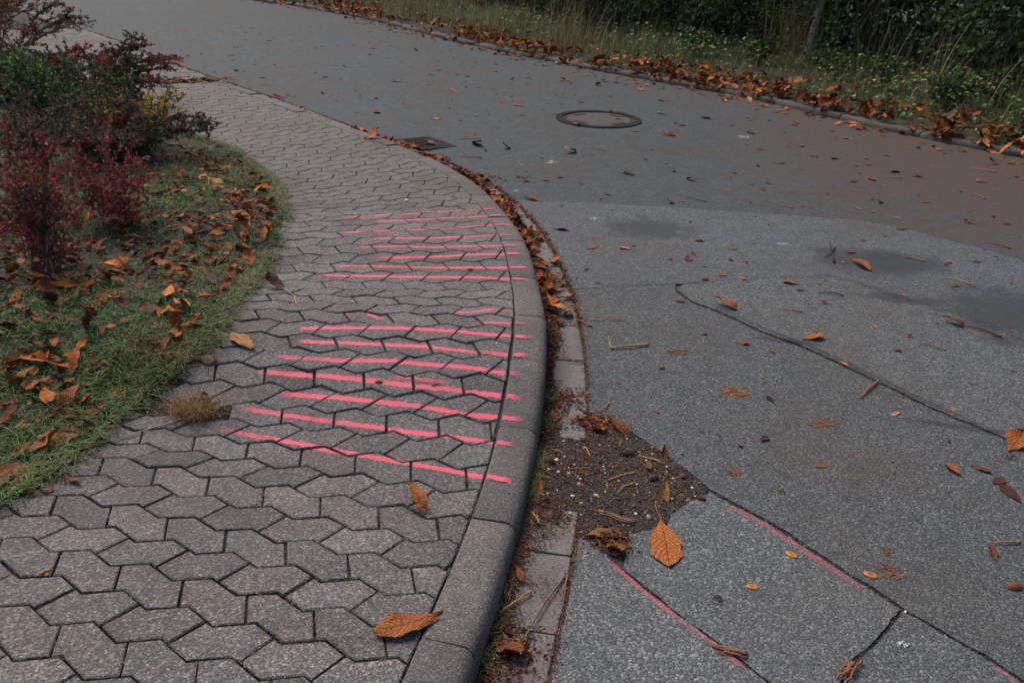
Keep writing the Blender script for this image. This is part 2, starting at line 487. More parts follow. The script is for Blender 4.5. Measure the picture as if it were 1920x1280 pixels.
# ------------------------------------------------------------------ wide ground
gv = []
gme = mesh('ground', [(-400, -400, -.5), (400, -400, -.5), (400, 400, -.5), (-400, 400, -.5)], [[0, 1, 2, 3]])
tag(link('ground', gme, M['land']), kind='structure')

# ------------------------------------------------------------------ road: dark bed and separate asphalt surfaces on it
ss = np.r_[np.arange(-3.4, 32, .4)]; aa = np.array([-.1, -.34, -.5, -.8, -1.2, -1.7, -2.3, -3, -4, -5, -5.6, -6.4, -7.5])
V = []; F = []
for s in ss:
    P = KC.pos(np.full(len(aa), s), aa); V.append(np.c_[P, hr(P[:, 0], P[:, 1]) - .009])
na = len(aa)
for i in range(len(ss) - 1):
    for j in range(na - 1): F.append([i * na + j, i * na + j + 1, (i + 1) * na + j + 1, (i + 1) * na + j])
road = tag(link('road', mesh('road', np.vstack(V), F), M['seam']), kind='structure')


def gut_edge(s0, s1, n, a=-.352):
    return [tuple(KC.pos(s, a)) for s in np.linspace(s0, s1, n)]


def W(u, v, h=hr): return tuple(hit(u, v, h)[:2])


seam1 = [(1114, 1019), (1168, 1066), (1211, 1103), (1280, 1158), (1350, 1207), (1441, 1278), (1480, 1308)]
seam2 = [(1334, 921), (1448, 982), (1562, 1056), (1650, 1113), (1690, 1140), (1730, 1162), (1784, 1194), (1844, 1227), (1920, 1278), (1985, 1320)]
seam3 = [(1270, 547), (1300, 568), (1350, 586), (1424, 621), (1502, 649), (1582, 686), (1646, 717), (1750, 767), (1831, 801), (1885, 824), (1990, 870)]
seam4 = [(1083, 541), (1200, 535), (1280, 532), (1398, 524), (1482, 520), (1559, 521), (1616, 537), (1683, 559), (1750, 581), (1817, 596), (1920, 639), (2010, 690)]
band = [(975, 376), (1100, 379), (1280, 389), (1448, 400), (1616, 413), (1697, 428), (1851, 468), (1920, 489), (2060, 530)]
hole_r = [(1106, 772), (1169, 800), (1224, 834), (1281, 875), (1331, 908)]
hole_b = [(1323, 926), (1287, 944), (1258, 964), (1252, 987), (1180, 1000), (1114, 1019)]


def off(px, du, dv): return [(u + du, v + dv) for u, v in px]


def wpts(px): return [W(u, v) for u, v in px]


s_of = lambda u, v: float(KC.sa(hit(u, v, hr))[0][0])
sh0, sh1, s4, sb = s_of(1090, 1000), s_of(1100, 770), s_of(1083, 541), s_of(985, 378)
beyond = lambda p, d=(2.5, -.6): (p[0] + d[0], p[1] + d[1])
g = 1.5       # half a seam in pixels of the photograph, about 4 to 7 mm on the ground
slabs = []
p1 = wpts(off(seam1, -g, g)); slabs.append((gut_edge(-3.2, sh0 - .02, 26) + p1 + [(1.4, -1.8)], 'asphalt', .14))
p1 = wpts(off(seam1, g, -g)); p2 = wpts(off(seam2, -g, 2 * g))
slabs.append((p1[::-1][:-1] + wpts(hole_b[::-1][1:]) + p2[:5] + [W(1684, 1143), W(1652, 1186), W(1632, 1208), W(1595, 1238), W(1572, 1282), W(1560, 1310)], 'asphalt', .14))
slabs.append(([W(1693, 1146), W(1661, 1188), W(1642, 1211), W(1608, 1241), W(1584, 1284), W(1572, 1312), (1.35, .6), (2.6, .6)] + p2[::-1][:5], 'asphalt', .14))
p2 = wpts(off(seam2, g, -1.5 * g)); p3 = wpts(off(seam3, -g, g))
slabs.append((gut_edge(sh1 + .02, s4 - .003, 12) + wpts([(1085, 541.6), (1200, 535.6), (1266, 533)]) + p3 + [beyond(p3[-1], (1.2, -.5)), beyond(p2[-1], (1.5, .1))] + p2[::-1] + wpts(hole_r[::-1][1:]), 'asphalt', .16))
p3 = wpts(off(seam3, g, -1.6 * g)); p4 = wpts(off(seam4, 0, .12))
slabs.append((p3[:1] + p4[2:] + [beyond(p4[-1], (1.6, -.4)), beyond(p3[-1], (1.25, -.5))] + p3[::-1][:-1], 'asphalt', .2))
p4 = wpts(off(seam4, 0, -.05)); pb = wpts(off(band, 0, .15))
slabs.append((gut_edge(s4 + .001, sb - .004, 10) + pb + [beyond(pb[-1], (1.5, -.4)), beyond(p4[-1], (1.6, -.35))] + p4[::-1], 'asphalt_band', .25))
pb = wpts(off(band, 0, -.05))
fars = [tuple(FC.pos(s, -.02)) for s in np.linspace(-4.5, 30, 60)]
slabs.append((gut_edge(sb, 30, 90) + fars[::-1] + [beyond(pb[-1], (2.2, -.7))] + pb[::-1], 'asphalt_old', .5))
for poly, m, st in slabs:
    D_ = densify(poly, .022 if m == 'asphalt' else .12, .0017 if m == 'asphalt' else .003)
    if m == 'asphalt': D_ = D_ + .0045 * np.c_[noise2(D_[:, 0] * 16, D_[:, 1] * 16, 201 + len(poly)), noise2(D_[:, 0] * 16, D_[:, 1] * 16, 301 + len(poly))]
    V, F = sheet(D_, hr, st, .03)
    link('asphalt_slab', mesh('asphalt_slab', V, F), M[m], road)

# ------------------------------------------------------------------ pavement: bedding and every stone
U_ = .2
_rows_s = np.array([.125, .382, .651, .917, 1.183, 1.44, 1.713, 2.0, 2.256, 2.505, 2.814, 3.10])
_rows_f = np.array([.42, .45, .46, .30, .13, -.14, -.27, -.18, -.14, -.24, -.31, -.30])


def row_s(i):                     # middle of row i; even rows have steep joints
    e = i / 2.0; n = len(_rows_s) - 1
    if e < 0: return _rows_s[0] + e * .257
    if e > n: return _rows_s[-1] + (e - n) * .28
    return float(np.interp(e, np.arange(n + 1), _rows_s))


def row_f(i): return float(np.interp(i / 2.0, np.arange(len(_rows_f)), _rows_f))


def tilt(s): return np.interp(s, [-1, .7, 1.2, 1.6, 2.3, 3.1, 4.4, 5.2, 7.4, 20], [.06, .05, -.1, -.09, -.1, -.1, -.32, -.28, -.22, -.2])


def row_pt(r, t):                 # r along the row in stones, t across the rows
    a = -r * U_
    return KC.pos(t + tilt(t) * (a - .7), a)


def tri(x):                       # zigzag: rises over half a stone, falls over the next
    x = x % 1.0
    return 2 * x - .5 if x < .5 else 1.5 - 2 * x


def clip(poly, f):                # keeps f(p) >= 0
    out = []
    for i in range(len(poly)):
        p, q = poly[i], poly[(i + 1) % len(poly)]; a, b = f(p), f(q)
        if a >= 0: out.append(p)
        if (a >= 0) != (b >= 0): k = a / (a - b); out.append(p + (q - p) * k)
    return out


AMP = .046
BROKEN = [W(u, v, hp) for u, v in [(268, 752), (310, 704), (362, 706), (372, 728), (358, 748), (430, 752), (428, 783), (385, 772), (330, 782), (276, 780)]]
stones = []
for i in range(-14, 112):
    t0 = .5 * (row_s(i - 1) + row_s(i)); t1 = .5 * (row_s(i) + row_s(i + 1))
    ph = -row_f(i) - .25          # place of a low corner
    ph0 = ph1 = ph
    ph0 = -.5 * (row_f(i - 1) + row_f(i)) - .25; ph1 = -.5 * (row_f(i) + row_f(i + 1)) - .25
    wid = bed_w(row_s(i))
    for n in range(-13, 4):
        if i % 2 == 0: lowr, upr = [.375, .5, 1, 1.375], [.13, .5, 1, 1.13]
        else: lowr, upr = [.61, 1, 1.5, 1.61], [.86, 1, 1.5, 1.86]
        lo = [(n + q + ph0, t0 + AMP * tri(q)) for q in lowr]; up = [(n + q + ph1, t1 + AMP * tri(q)) for q in upr]
        P = [row_pt(r, t) for r, t in lo + up[::-1]]
        c = np.mean(P, 0); sc, ac = KC.sa(c); sc, ac = float(sc[0]), float(ac[0])
        if ac < -.15 or ac > wid + .22 or sc < -2.4 or sc > 17.5: continue
        Tn = np.array([np.interp(sc, KC.S, KC.N[:, 0]), np.interp(sc, KC.S, KC.N[:, 1])])
        C0 = KC.pos(sc, 0); gapk = .007 if 1.1 < sc < 2.2 else .0015
        wl = float(bed_w(sc)); slope = float(bed_w(sc + .1) - bed_w(sc - .1)) / .2
        Td = np.array([-Tn[1], Tn[0]]) * -1
        P = clip(P, lambda p: (p - C0) @ Tn - gapk)
        P = clip(P, lambda p: wl - (p - C0) @ Tn + slope * ((p - C0) @ Td)) if P else P
        if len(P) < 3: continue
        Q = np.array(P); area = .5 * abs((Q[:, 0] * np.roll(Q[:, 1], -1) - np.roll(Q[:, 0], -1) * Q[:, 1]).sum())
        if area < .0012: continue
        if inside([Q.mean(0)], BROKEN)[0] : continue
        stones.append((Q, sc, i))


def inset(Q, d):
    n = len(Q)
    A = (Q[:, 0] * np.roll(Q[:, 1], -1) - np.roll(Q[:, 0], -1) * Q[:, 1]).sum()
    if A < 0: Q = Q[::-1]
    E = np.roll(Q, -1, 0) - Q; L = np.linalg.norm(E, axis=1)[:, None] + 1e-9; E = E / L
    Nn = np.c_[-E[:, 1], E[:, 0]]; Np = np.roll(Nn, 1, 0)
    B = Nn + Np; k = 1 / np.maximum(.45, 1 + (Nn * Np).sum(1))
    return Q + B * (d * k)[:, None]


def dedupe(Q, eps=.006):
    keep = [Q[0]]
    for q in Q[1:]:
        if np.linalg.norm(q - keep[-1]) > eps: keep.append(q)
    if np.linalg.norm(keep[0] - keep[-1]) < eps and len(keep) > 3: keep.pop()
    return np.array(keep)


def stone_mesh(Q, rng, gap, z_off, tx, ty):
    Q = dedupe(Q); c = Q.mean(0)
    A = (Q[:, 0] * np.roll(Q[:, 1], -1) - np.roll(Q[:, 0], -1) * Q[:, 1]).sum()
    if A < 0: Q = Q[::-1]
    o1 = inset(Q, gap) + rng.normal(0, .0008, Q.shape)
    o2 = inset(Q, gap + .0032) + rng.normal(0, .001, Q.shape)
    gx = (hp(0, c[1] + .03) - hp(0, c[1] - .03)) / .06
    pl = lambda P: hp(c[0], c[1]) + z_off + (P[:, 0] - c[0]) * tx + (P[:, 1] - c[1]) * (gx + ty)
    n = len(Q)
    V = np.vstack([np.c_[o2, pl(o2)], np.c_[o1, pl(o1) - .0024 - rng.uniform(0, .0015, n)], np.c_[o1, pl(o1) - .05]])
    F = [list(range(n))]
    for k in range(2):
        for j in range(n):
            j2 = (j + 1) % n; F.append([k * n + j, (k + 1) * n + j, (k + 1) * n + j2, k * n + j2])
    return V, F, o2, pl


rs = np.random.default_rng(21)
built = []
for Q, sc, i in stones:
    c = Q.mean(0); d = np.linalg.norm(np.r_[c, 0] - CAM); u, v = px_at([c[0], c[1], hp(*c)]) if c[1] > .9 else (-1, -1)
    vis = -60 < u < 1980 and -20 < v < 1330
    gap = .0027 + rs.uniform(0, .0013) + (.0012 if 1.2 < sc < 2.4 and i % 2 == 0 else 0) - (.0003 if sc > 2.3 else 0)
    V, F, top, pl = stone_mesh(Q, rs, gap, rs.normal(0, .0016 if sc < 2.3 else .0008), rs.normal(0, .008 if sc < 2.3 else .004), rs.normal(0, .010 if sc < 2.3 else .003))
    built.append((0 if vis else 1, d, V, F, top, pl))
built.sort(key=lambda b: (b[0], b[1]))

pts = [tuple(KC.pos(s, -.02)) for s in np.arange(-3, 19, .3)] + [tuple(KC.pos(s, 1.75)) for s in np.arange(19, -3, -.3)]
V, F = sheet(densify(pts, .3), lambda x, y: hp(x, y) - .0125, .16, .1)
pave = tag(link('pavement', mesh('pavement', V, F), M['bedding']), kind='structure')
rest = MB()
for k, (_, d, V, F, top, pl) in enumerate(built):
    if k < 300: link('paving_stone', mesh('paving_stone', V, F), M['paver'], pave)
    else: rest.add(V, F)
tag(rest.build('paving_stones', M['paver'], pave), kind='stuff')

# ------------------------------------------------------------------ kerbs and gutter
PROF = np.array([(-.001, -.12), (-.001, -.007), (-.002, -.004), (-.006, -.001), (-.012, 0), (-.05, .001), (-.112, 0), (-.130, -.005), (-.143, -.016), (-.150, -.034), (-.153, -.07), (-.157, -.20)])


def kerb_piece(crv, s0, s1, zf, prof, dz0, dz1, sgn=1, seg=.1):
    n = max(2, int((s1 - s0) / seg) + 1); S = np.linspace(s0, s1, n)
    S = np.r_[s0, s0 + .006, S[1:-1], s1 - .006, s1]; sh = np.zeros(len(S)); sh[0] = sh[-1] = .006
    m = len(prof); V = []
    pc = prof.mean(0)
    for k, s in enumerate(S):
        pr = prof + (pc - prof) * sh[k] / .12
        P = crv.pos(np.full(m, s), pr[:, 0] * sgn); b = crv.pos(s, 0)
        z = zf(b[0], b[1]) + pr[:, 1] + dz0 + (dz1 - dz0) * k / (len(S) - 1)
        V.append(np.c_[P + rs.normal(0, .0007, P.shape), z + rs.normal(0, .0008, m)])
    F = []
    for k in range(len(S) - 1):
        for j in range(m - 1):
            q = [k * m + j, k * m + j + 1, (k + 1) * m + j + 1, (k + 1) * m + j]
            F.append(q)
        F.append([k * m + m - 1, k * m, (k + 1) * m, (k + 1) * m + m - 1])
    V = np.vstack(V); t = len(V); V = np.vstack([V, V[:m], V[-m:]])
    F.append([t + j for j in range(m)]); F.append([t + m + j for j in range(m)][::-1])
    return V, F


kerb = tag(empty('kerb', (0, 2, 0)), kind='structure')
kj = [-2.3, -1.6, -.95, -.4, .13, .71, 1.28, 1.71, 2.15] + list(np.arange(2.72, 24, .56))
kz = {}
for a, b in zip(kj[:-1], kj[1:]):
    V, F = kerb_piece(KC, a + .0026, b - .0026, hp, PROF, rs.normal(0, .0035), rs.normal(0, .0035))
    o = link('kerb_stone', mesh('kerb_stone', V, F, smoothed=True), M['kerb']); o.parent = kerb; o.matrix_parent_inverse = Matrix.Translation((0, -2, 0))

gutter = tag(empty('gutter', (.3, 2, -.1)), kind='structure')
gj = [-1.7, -1.35, -1.0, -.66, -.32, .01, .34, .69, .93, None, 1.39, 1.74, 2.05, 2.40, 2.73, 3.1] + list(np.arange(3.44, 6.2, .34)) + [None] + list(np.arange(6.95, 22, .34))
GP = np.array([(-.180, -.03), (-.180, -.004), (-.184, -.001), (-.26, -.004), (-.334, 0), (-.338, -.004), (-.338, -.03)])
for a, b in zip(gj[:-1], gj[1:]):
    if a is None or b is None: continue
    V, F = kerb_piece(KC, a + .005, b - .005, hr, GP, rs.normal(-.001, .002), rs.normal(-.001, .002))
    o = link('gutter_stone', mesh('gutter_stone', V, F), M['gutter']); o.parent = gutter; o.matrix_parent_inverse = Matrix.Translation((-.3, -2, .1))

far_kerb = tag(empty('far_kerb', (5, 11, 0)), kind='structure')
FP = np.array([(.0, -.12), (.004, .012), (.012, .034), (.028, .050), (.05, .056), (.12, .058), (.125, -.05)])
fz = lambda x, y: hr(x, y)
for s in np.arange(-5, 31, 1.0):
    V, F = kerb_piece(FC, s + .004, s + .996, fz, FP, rs.normal(0, .005), rs.normal(0, .005), seg=.34)
    V2 = [f[::-1] for f in F]
    o = link('kerb_stone', mesh('kerb_stone', V, V2, smoothed=True), M['far_kerb']); o.parent = far_kerb; o.matrix_parent_inverse = Matrix.Translation((-5, -11, 0))

# ------------------------------------------------------------------ bed, verge and the hole
pts = [tuple(KC.pos(s, bed_w(s) - .004 + .032 * noise2(s * 5, s * 2, 15))) for s in np.arange(-2.5, 17.5, .06)]
lawn_poly = pts + [(-16, 15), (-16, -2)]
V, F = sheet(densify(lawn_poly, .6), hl, .17, .06)
lawn = tag(link('lawn', mesh('lawn', V, F, smoothed=True), M['turf']), kind='structure')
vp = [tuple(FC.pos(s, .118)) for s in np.arange(-5, 31, .3)] + [tuple(FC.pos(s, 7)) for s in np.arange(31, -5, -1)]
V = []; F = []; S_ = np.arange(-5, 31, .35); B_ = np.array([.118, .3, .6, 1, 1.6, 2.4, 3.6, 5, 7, 12])
for s in S_:
    P = FC.pos(np.full(len(B_), s), B_); V.append(np.c_[P, hv(P[:, 0], P[:, 1]) - .01 + .03 * noise2(P[:, 0] * 3, P[:, 1] * 3, 3) * sstep(.12, .5, B_)])
nb = len(B_)
for i in range(len(S_) - 1):
    for j in range(nb - 1): F.append([i * nb + j, (i + 1) * nb + j, (i + 1) * nb + j + 1, i * nb + j + 1])
verge = tag(link('verge', mesh('verge', np.vstack(V), F, smoothed=True), M['turf']), kind='structure')
# broken corner by the bed: bare ground
V, F = sheet(densify(np.array(BROKEN), .04, .004), lambda x, y: hp(x, y) - .010 + .004 * noise2(x * 14, y * 14, 8), .03, .04)
tag(link('bare_soil', mesh('bare_soil', V, F, smoothed=True), M['soil']), kind='structure')
hole = [W(u, v) for u, v in [(1103, 764)] + hole_r + hole_b] + [tuple(KC.pos(s, -.162)) for s in (.90, 1.0, 1.2, 1.4)] + [tuple(KC.pos(1.41, -.345))]
hole_h = lambda x, y: hr(x, y) - .0045 + .003 * noise2(np.asarray(x) * 12, np.asarray(y) * 12, 11)
road_hole = hole
V, F = sheet(densify(hole, .05), hole_h, .04, .03)
tag(link('pothole_soil', mesh('pothole_soil', V, F, smoothed=True), M['soil']), kind='structure')

# ------------------------------------------------------------------ manhole and drain
mc = np.mean([hit(u, v, hr) for u, v in [(1046, 222), (1197, 226), (1120, 208), (1124, 242)]], 0)
gz = np.array([(hr(mc[0] + .3, mc[1]) - hr(mc[0] - .3, mc[1])) / .6, (hr(mc[0], mc[1] + .3) - hr(mc[0], mc[1] - .3)) / .6])
mh = tag(empty('manhole_cover', (mc[0], mc[1], hr(mc[0], mc[1]) + .001)), 'round manhole cover with iron ring and concrete infill set in the road', 'manhole cover')


def ring(r0, r1, z, h=.012, n=64, a0=0, a1=2 * math.pi, rr=None):
    V, F = [], []
    for k in range(n + 1):
        t = a0 + (a1 - a0) * k / n
        for r, zz in ((r0, z - h), (r0 + .003, z), (r1 - .003, z), (r1, z - h)): V.append((r * math.cos(t), r * math.sin(t), zz + r * (math.cos(t) * gz[0] + math.sin(t) * gz[1])))
    for k in range(n):
        for j in range(3): F.append([k * 4 + j, k * 4 + j + 1, (k + 1) * 4 + j + 1, (k + 1) * 4 + j])
    return V, F


RM = .455
V, F = ring(.385, RM, .011, .02); link('frame', mesh('frame', V, [f for f in F]), M['iron'], mh)
V, F = ring(.34, .379, .003); ir = link('lid_ring', mesh('lid_ring', V, F), M['iron'], mh)
V = [(0, 0, .004)] + [(.338 * math.cos(t), .338 * math.sin(t), .004 + .338 * (math.cos(t) * gz[0] + math.sin(t) * gz[1])) for t in np.arange(48) / 48 * 2 * math.pi]
link('infill', mesh('infill', V, [[0, 1 + k, 1 + (k + 1) % 48] for k in range(48)]), M['infill'], mh)
for t in (.75, 2.3, 3.95, 5.45):
    c0 = np.array([.285 * math.cos(t), .285 * math.sin(t)]); e1 = np.array([-math.sin(t), math.cos(t)]); e2 = np.array([math.cos(t), math.sin(t)])
    b = MB()
    for k in (-1, 0, 1):
        q = [c0 + e1 * sx * .075 + e2 * (k * .026 + sy * .009) for sx, sy in ((-1, -1), (1, -1), (1, 1), (-1, 1))]
        top = [(p[0], p[1], .010 + p @ gz) for p in q]; bot = [(p[0], p[1], .002 + p @ gz) for p in q]
        b.add(top + bot, [[0, 1, 2, 3], [0, 4, 5, 1], [1, 5, 6, 2], [2, 6, 7, 3], [3, 7, 4, 0]])
    o = b.build('vent', M['seam'], mh)
# lid bumps on the ring
b = MB()
for k in range(60):
    t = k / 60 * 2 * math.pi
    for r in (.40, .425, .442):
        x, y = r * math.cos(t + r * 9), r * math.sin(t + r * 9)
        z = .0112 + x * gz[0] + y * gz[1]
        b.add([(x - .010, y - .010, z), (x + .010, y - .010, z), (x + .010, y + .010, z), (x - .010, y + .010, z), (x, y, z + .007)], [[0, 1, 4], [1, 2, 4], [2, 3, 4], [3, 0, 4]])
tag(b.build('stud', M['iron'], mh), kind='stuff')

gp = np.array([hit(u, v, hr)[:2] for u, v in [(745, 268), (790, 255), (830, 273), (796, 286)]]); gc = gp.mean(0)
sg, ag = KC.sa(gc); sg = float(sg[0]); zc = float(hr(gc[0], gc[1]))
tq = np.array([np.interp(sg, KC.S, KC.T[:, 0]), np.interp(sg, KC.S, KC.T[:, 1])]); nq = np.array([tq[1], -tq[0]])
gc = KC.pos(sg, -.52)
dr = tag(empty('gully_grate', (gc[0], gc[1], zc)), 'rusty slotted drain grate sunk beside the kerb with leaves on it', 'drain grate')


def bar(b, c, hx, hy, z0, z1, ang=0.0):
    e1 = tq * math.cos(ang) + nq * math.sin(ang); e2 = -tq * math.sin(ang) + nq * math.cos(ang)
    q = [c + e1 * sx * hx + e2 * sy * hy for sx, sy in ((-1, -1), (1, -1), (1, 1), (-1, 1))]
    b.add([(*p, z1) for p in q] + [(*p, z0) for p in q], [[0, 1, 2, 3][::-1], [0, 4, 5, 1], [1, 5, 6, 2], [2, 6, 7, 3], [3, 7, 4, 0]])


b = MB(); z0 = np.zeros(2)
for c, hx, hy in ((nq * .17, .235, .02), (-nq * .17, .235, .02), (tq * .215, .02, .15), (-tq * .215, .02, .15)): bar(b, c, hx, hy, -.05, .012 if hx > .1 else .011)
b.build('frame', M['iron'], dr)
b = MB(); bar(b, z0, .195, .15, -.02, .003); b.build('pit_shade', M['pit_shade'], dr)  # black plate on the road, its colour painted as the shade below the grate
for k in range(7):
    b = MB(); bar(b, tq * (k - 3) * .054, .012, .149, -.01, .010 - .002 * (k % 2), 0); b.build('grate_bar', M['iron'], dr)
b = MB(); bar(b, nq * .24 + tq * -.05, .36, .08, -.02, .003, .05); b.build('asphalt_collar', M['seam'], dr)

# ------------------------------------------------------------------ sprayed lines
LINES = [
    ([(360, 794), (437, 810), (537, 828), (640, 847), (731, 863), (835, 880), (909, 894), (975, 904)], .3, 'nearest pink sprayed line, crossing the paving onto the kerb'),
    ([(437, 761), (525, 777), (625, 791), (700, 801), (724, 805), (828, 816), (929, 830), (967, 836)], .5, 'second pink sprayed line from the nearest, crossing the paving onto the kerb'),
    ([(456, 723), (509, 736), (603, 743), (700, 753), (794, 762), (872, 777), (941, 783), (982, 789)], .2, 'third pink sprayed line from the nearest, its left end faded to mist'),
    ([(484, 697), (587, 704), (700, 715), (791, 726), (870, 734), (947, 743), (978, 750)], .8, 'fourth pink sprayed line from the nearest, with a doubled stroke above it'),
    ([(722, 707), (760, 709), (802, 714), (846, 720)], .6, 'short pink stroke doubling the fourth sprayed line'),
    ([(520, 667), (572, 672), (634, 677), (741, 677), (841, 686), (950, 699), (979, 704)], .9, 'fifth pink sprayed line from the nearest, blunt at its left end'),
    ([(562, 640), (627, 643), (700, 645), (794, 649), (895, 660), (964, 667), (995, 667)], .8, 'sixth pink sprayed line from the nearest, reaching well onto the kerb'),
    ([(564, 615), (657, 615), (700, 616), (762, 617), (841, 620), (880, 625), (964, 631), (998, 634)], .8, 'pink sprayed line just below the broken hooked strokes, thin near the kerb'),
    ([(575, 597), (601, 599), (632, 601)], .4, 'faint short pink stroke at the left of the broken row'),
    ([(648, 588), (665, 587)], .9, 'tiny pink dab between the faint stroke and the hooked stroke'),
    ([(688, 587), (702, 592), (718, 597), (732, 598)], .9, 'short pink stroke bending down to the right in mid paving'),
    ([(703, 586), (726, 586)], .3, 'faint thin pink stroke above the bent stroke'),
    ([(851, 586), (885, 586), (910, 583), (933, 578)], .9, 'pink hooked stroke bending up to the right near the kerb'),
    ([(938, 582), (968, 583)], .8, 'short pink dash at the kerb edge after the hooked stroke'),
    ([(895, 604), (930, 605), (967, 606), (990, 609)], .8, 'short pink line crossing onto the kerb below the hooked stroke'),
    ([(592, 515), (661, 517), (723, 518), (820, 520), (875, 520), (960, 523), (1007, 526)], .5, 'long pink sprayed line just above the unmarked rows, widest of the far set'),
    ([(631, 499), (692, 499), (817, 502), (875, 502), (960, 502), (1000, 502)], .9, 'second pink line above the unmarked rows, straight onto the kerb'),
    ([(645, 483), (689, 483), (754, 483), (817, 482), (875, 478), (977, 476)], .15, 'third pink line above the unmarked rows, patchy and misted'),
    ([(660, 463), (754, 462), (817, 464), (895, 461), (978, 461)], .7, 'fourth pink line above the unmarked rows, pale in its middle'),
    ([(651, 448), (684, 448), (754, 447), (817, 447), (880, 444), (936, 441), (973, 441)], .3, 'fifth pink line above the unmarked rows, hazy at its left end'),
    ([(641, 437), (693, 433), (779, 431), (860, 427), (929, 422), (962, 421)], .8, 'third pink line from the far end of the marks'),
    ([(652, 420), (694, 417), (763, 413), (860, 409), (902, 406), (948, 404)], .3, 'second pink line from the far end of the marks'),
    ([(641, 408), (721, 403), (794, 399), (860, 395), (930, 392)], .8, 'farthest pink sprayed line across the paving'),
]


def clip_uv(poly, f):
    return clip(poly, f)


tops = [(b[4], b[5], b[4].mean(0)) for b in built if b[1] < 8]
tc = np.array([t[2] for t in tops])
KS = np.linspace(KC.S[0], KC.S[-1], 10)
for li, (px, c0, label) in enumerate(LINES):
    P = np.array([hit(u, v, hp)[:2] for u, v in px]); P = resample(P, .02); P = np.vstack([P, [hit(*px[-1], hp)[:2]]])
    total = np.linalg.norm(np.diff(P, axis=0), axis=1).sum(); L = 0
    Vv, Ff, UV = [], [], []
    wd = .034 if total > .3 else .027
    step = 3
    for i in range(0, len(P) - 1, step):
        a, b = P[i], P[min(i + step, len(P) - 1)]; d = b - a; ln = np.linalg.norm(d)
        if ln < 1e-4: continue
        d /= ln; nn = np.array([-d[1], d[0]]); mid = (a + b) / 2
        q = [a - nn * wd, b - nn * wd, b + nn * wd, a + nn * wd]

        def emit(R, zf):
            if len(R) < 3: return
            R = np.array(R); k = len(Vv)
            for p, z in zip(R, zf(R)):
                x = (p - a) @ d; dist = L + x
                cov = min(1, c0 + dist / (.16 if c0 > .45 else .32)) * min(1, .55 + (total - dist) / .09) * (.86 + .22 * noise2(p[0] * 4 + li, p[1] * 9, 40 + li))
                Vv.append((p[0], p[1], z)); UV.append((max(0, min(1, cov)), ((p - a) @ nn) / wd / 2 + .5))
            A = (R[:, 0] * np.roll(R[:, 1], -1) - np.roll(R[:, 0], -1) * R[:, 1]).sum()
            f = list(range(k, k + len(R))); Ff.append(f if A > 0 else f[::-1])
        for j in np.nonzero(((tc - mid) ** 2).sum(1) < .22 ** 2)[0]:
            T, pl, _ = tops[j]
            R = [np.array(p) for p in T]
            for o, nrm in ((a, d), (b, -d), (a - nn * wd, nn), (a + nn * wd, -nn)):
                R = clip(R, lambda p: (p - o) @ nrm) if R else R
            emit(R, lambda Z, pl=pl: pl(Z) + .0008)
        s_, a_ = KC.sa(mid); s_, a_ = float(s_[0]), float(a_[0])
        if -.20 < a_ < .08:
            C0 = KC.pos(s_, 0); Nn = KC.pos(s_, 1.0) - C0
            R = [np.array(p) for p in q]
            R = clip(R, lambda p: -.008 - (p - C0) @ Nn); R = clip(R, lambda p: (p - C0) @ Nn + .122) if R else R

            def kz_(Z):
                ss_, aa_ = KC.sa(Z); B = KC.pos(ss_, np.zeros(len(ss_)))
                return hp(B[:, 0], B[:, 1]) + .0042 - .012 * np.clip((-aa_ - .105) / .02, 0, 1)
            emit(R, kz_)
        L += ln
    me = mesh('sprayed_line', Vv, Ff, uv=UV)
    tag(link('sprayed_line', me, M['paint']), label, 'painted line', 'pink lines sprayed across the paving')


def road_paint(px, w_, label, c=.5, mat='paint_worn', name='sprayed_line', cat='painted line', group='faded pink lines along the asphalt seams', lift=.0015):
    P = resample(np.array([hit(u, v, hr)[:2] for u, v in px]), .05); V, F, UV = [], [], []
    T = np.gradient(P, axis=0); T /= np.linalg.norm(T, axis=1)[:, None]; Nn = np.c_[-T[:, 1], T[:, 0]]
    for k, p in enumerate(P):
        cv = c * (.95 + .25 * noise2(p[0] * 5, p[1] * 5, 77)) * min(1, (k + .3) / 3, (len(P) - k) / 3)
        for e, vv in ((-1, 0.0), (0, .5), (1, 1.0)):
            x = p + Nn[k] * e * w_; V.append((x[0], x[1], hr(*x) + lift)); UV.append((max(0, cv), vv))
    for k in range(len(P) - 1):
        for e in range(2): F.append([k * 3 + e, k * 3 + e + 1, (k + 1) * 3 + e + 1, (k + 1) * 3 + e][::-1])
    tag(link('sprayed_line', mesh('sprayed_line', V, F, uv=UV), M[mat]), label, cat, group)


road_paint(off(seam1, -5, 5)[:-1], .020, 'faded pink line along the asphalt seam below the big dry leaf', .85)
road_paint(off(seam2[:5], -7, 7), .030, 'faded pink line from the gravel hole to the cracked corner', .72)
road_paint(off(seam2[6:], -4, 5), .024, 'faded pink line along the seam right of the cracked corner', .72)

for px, w_, lab, c in ((off(seam3[1:-1], 6, -5), .040, 'dark tar smear along the long middle asphalt seam', .72), (off(seam4, 0, -2), .030, 'faint dark tar smear along the curved upper seam', .55), (off(seam4[4:-1], 4, -4), .05, 'broad dark tar smear at the right end of the curved seam', .6), (off(band[:6], 0, 4), .05, 'thin dark tar smear under the edge of the patched strip', .42), ([(1664, 1176), (1640, 1206), (1606, 1236), (1586, 1270)], .026, 'dark crumbled edge of the short open crack', .75)):
    road_paint(px, w_, lab, c, 'tar', 'tar_smear', 'tar smear', 'tar smears along the asphalt seams', .0028)

# ------------------------------------------------------------------ scatter helpers (vectorised)


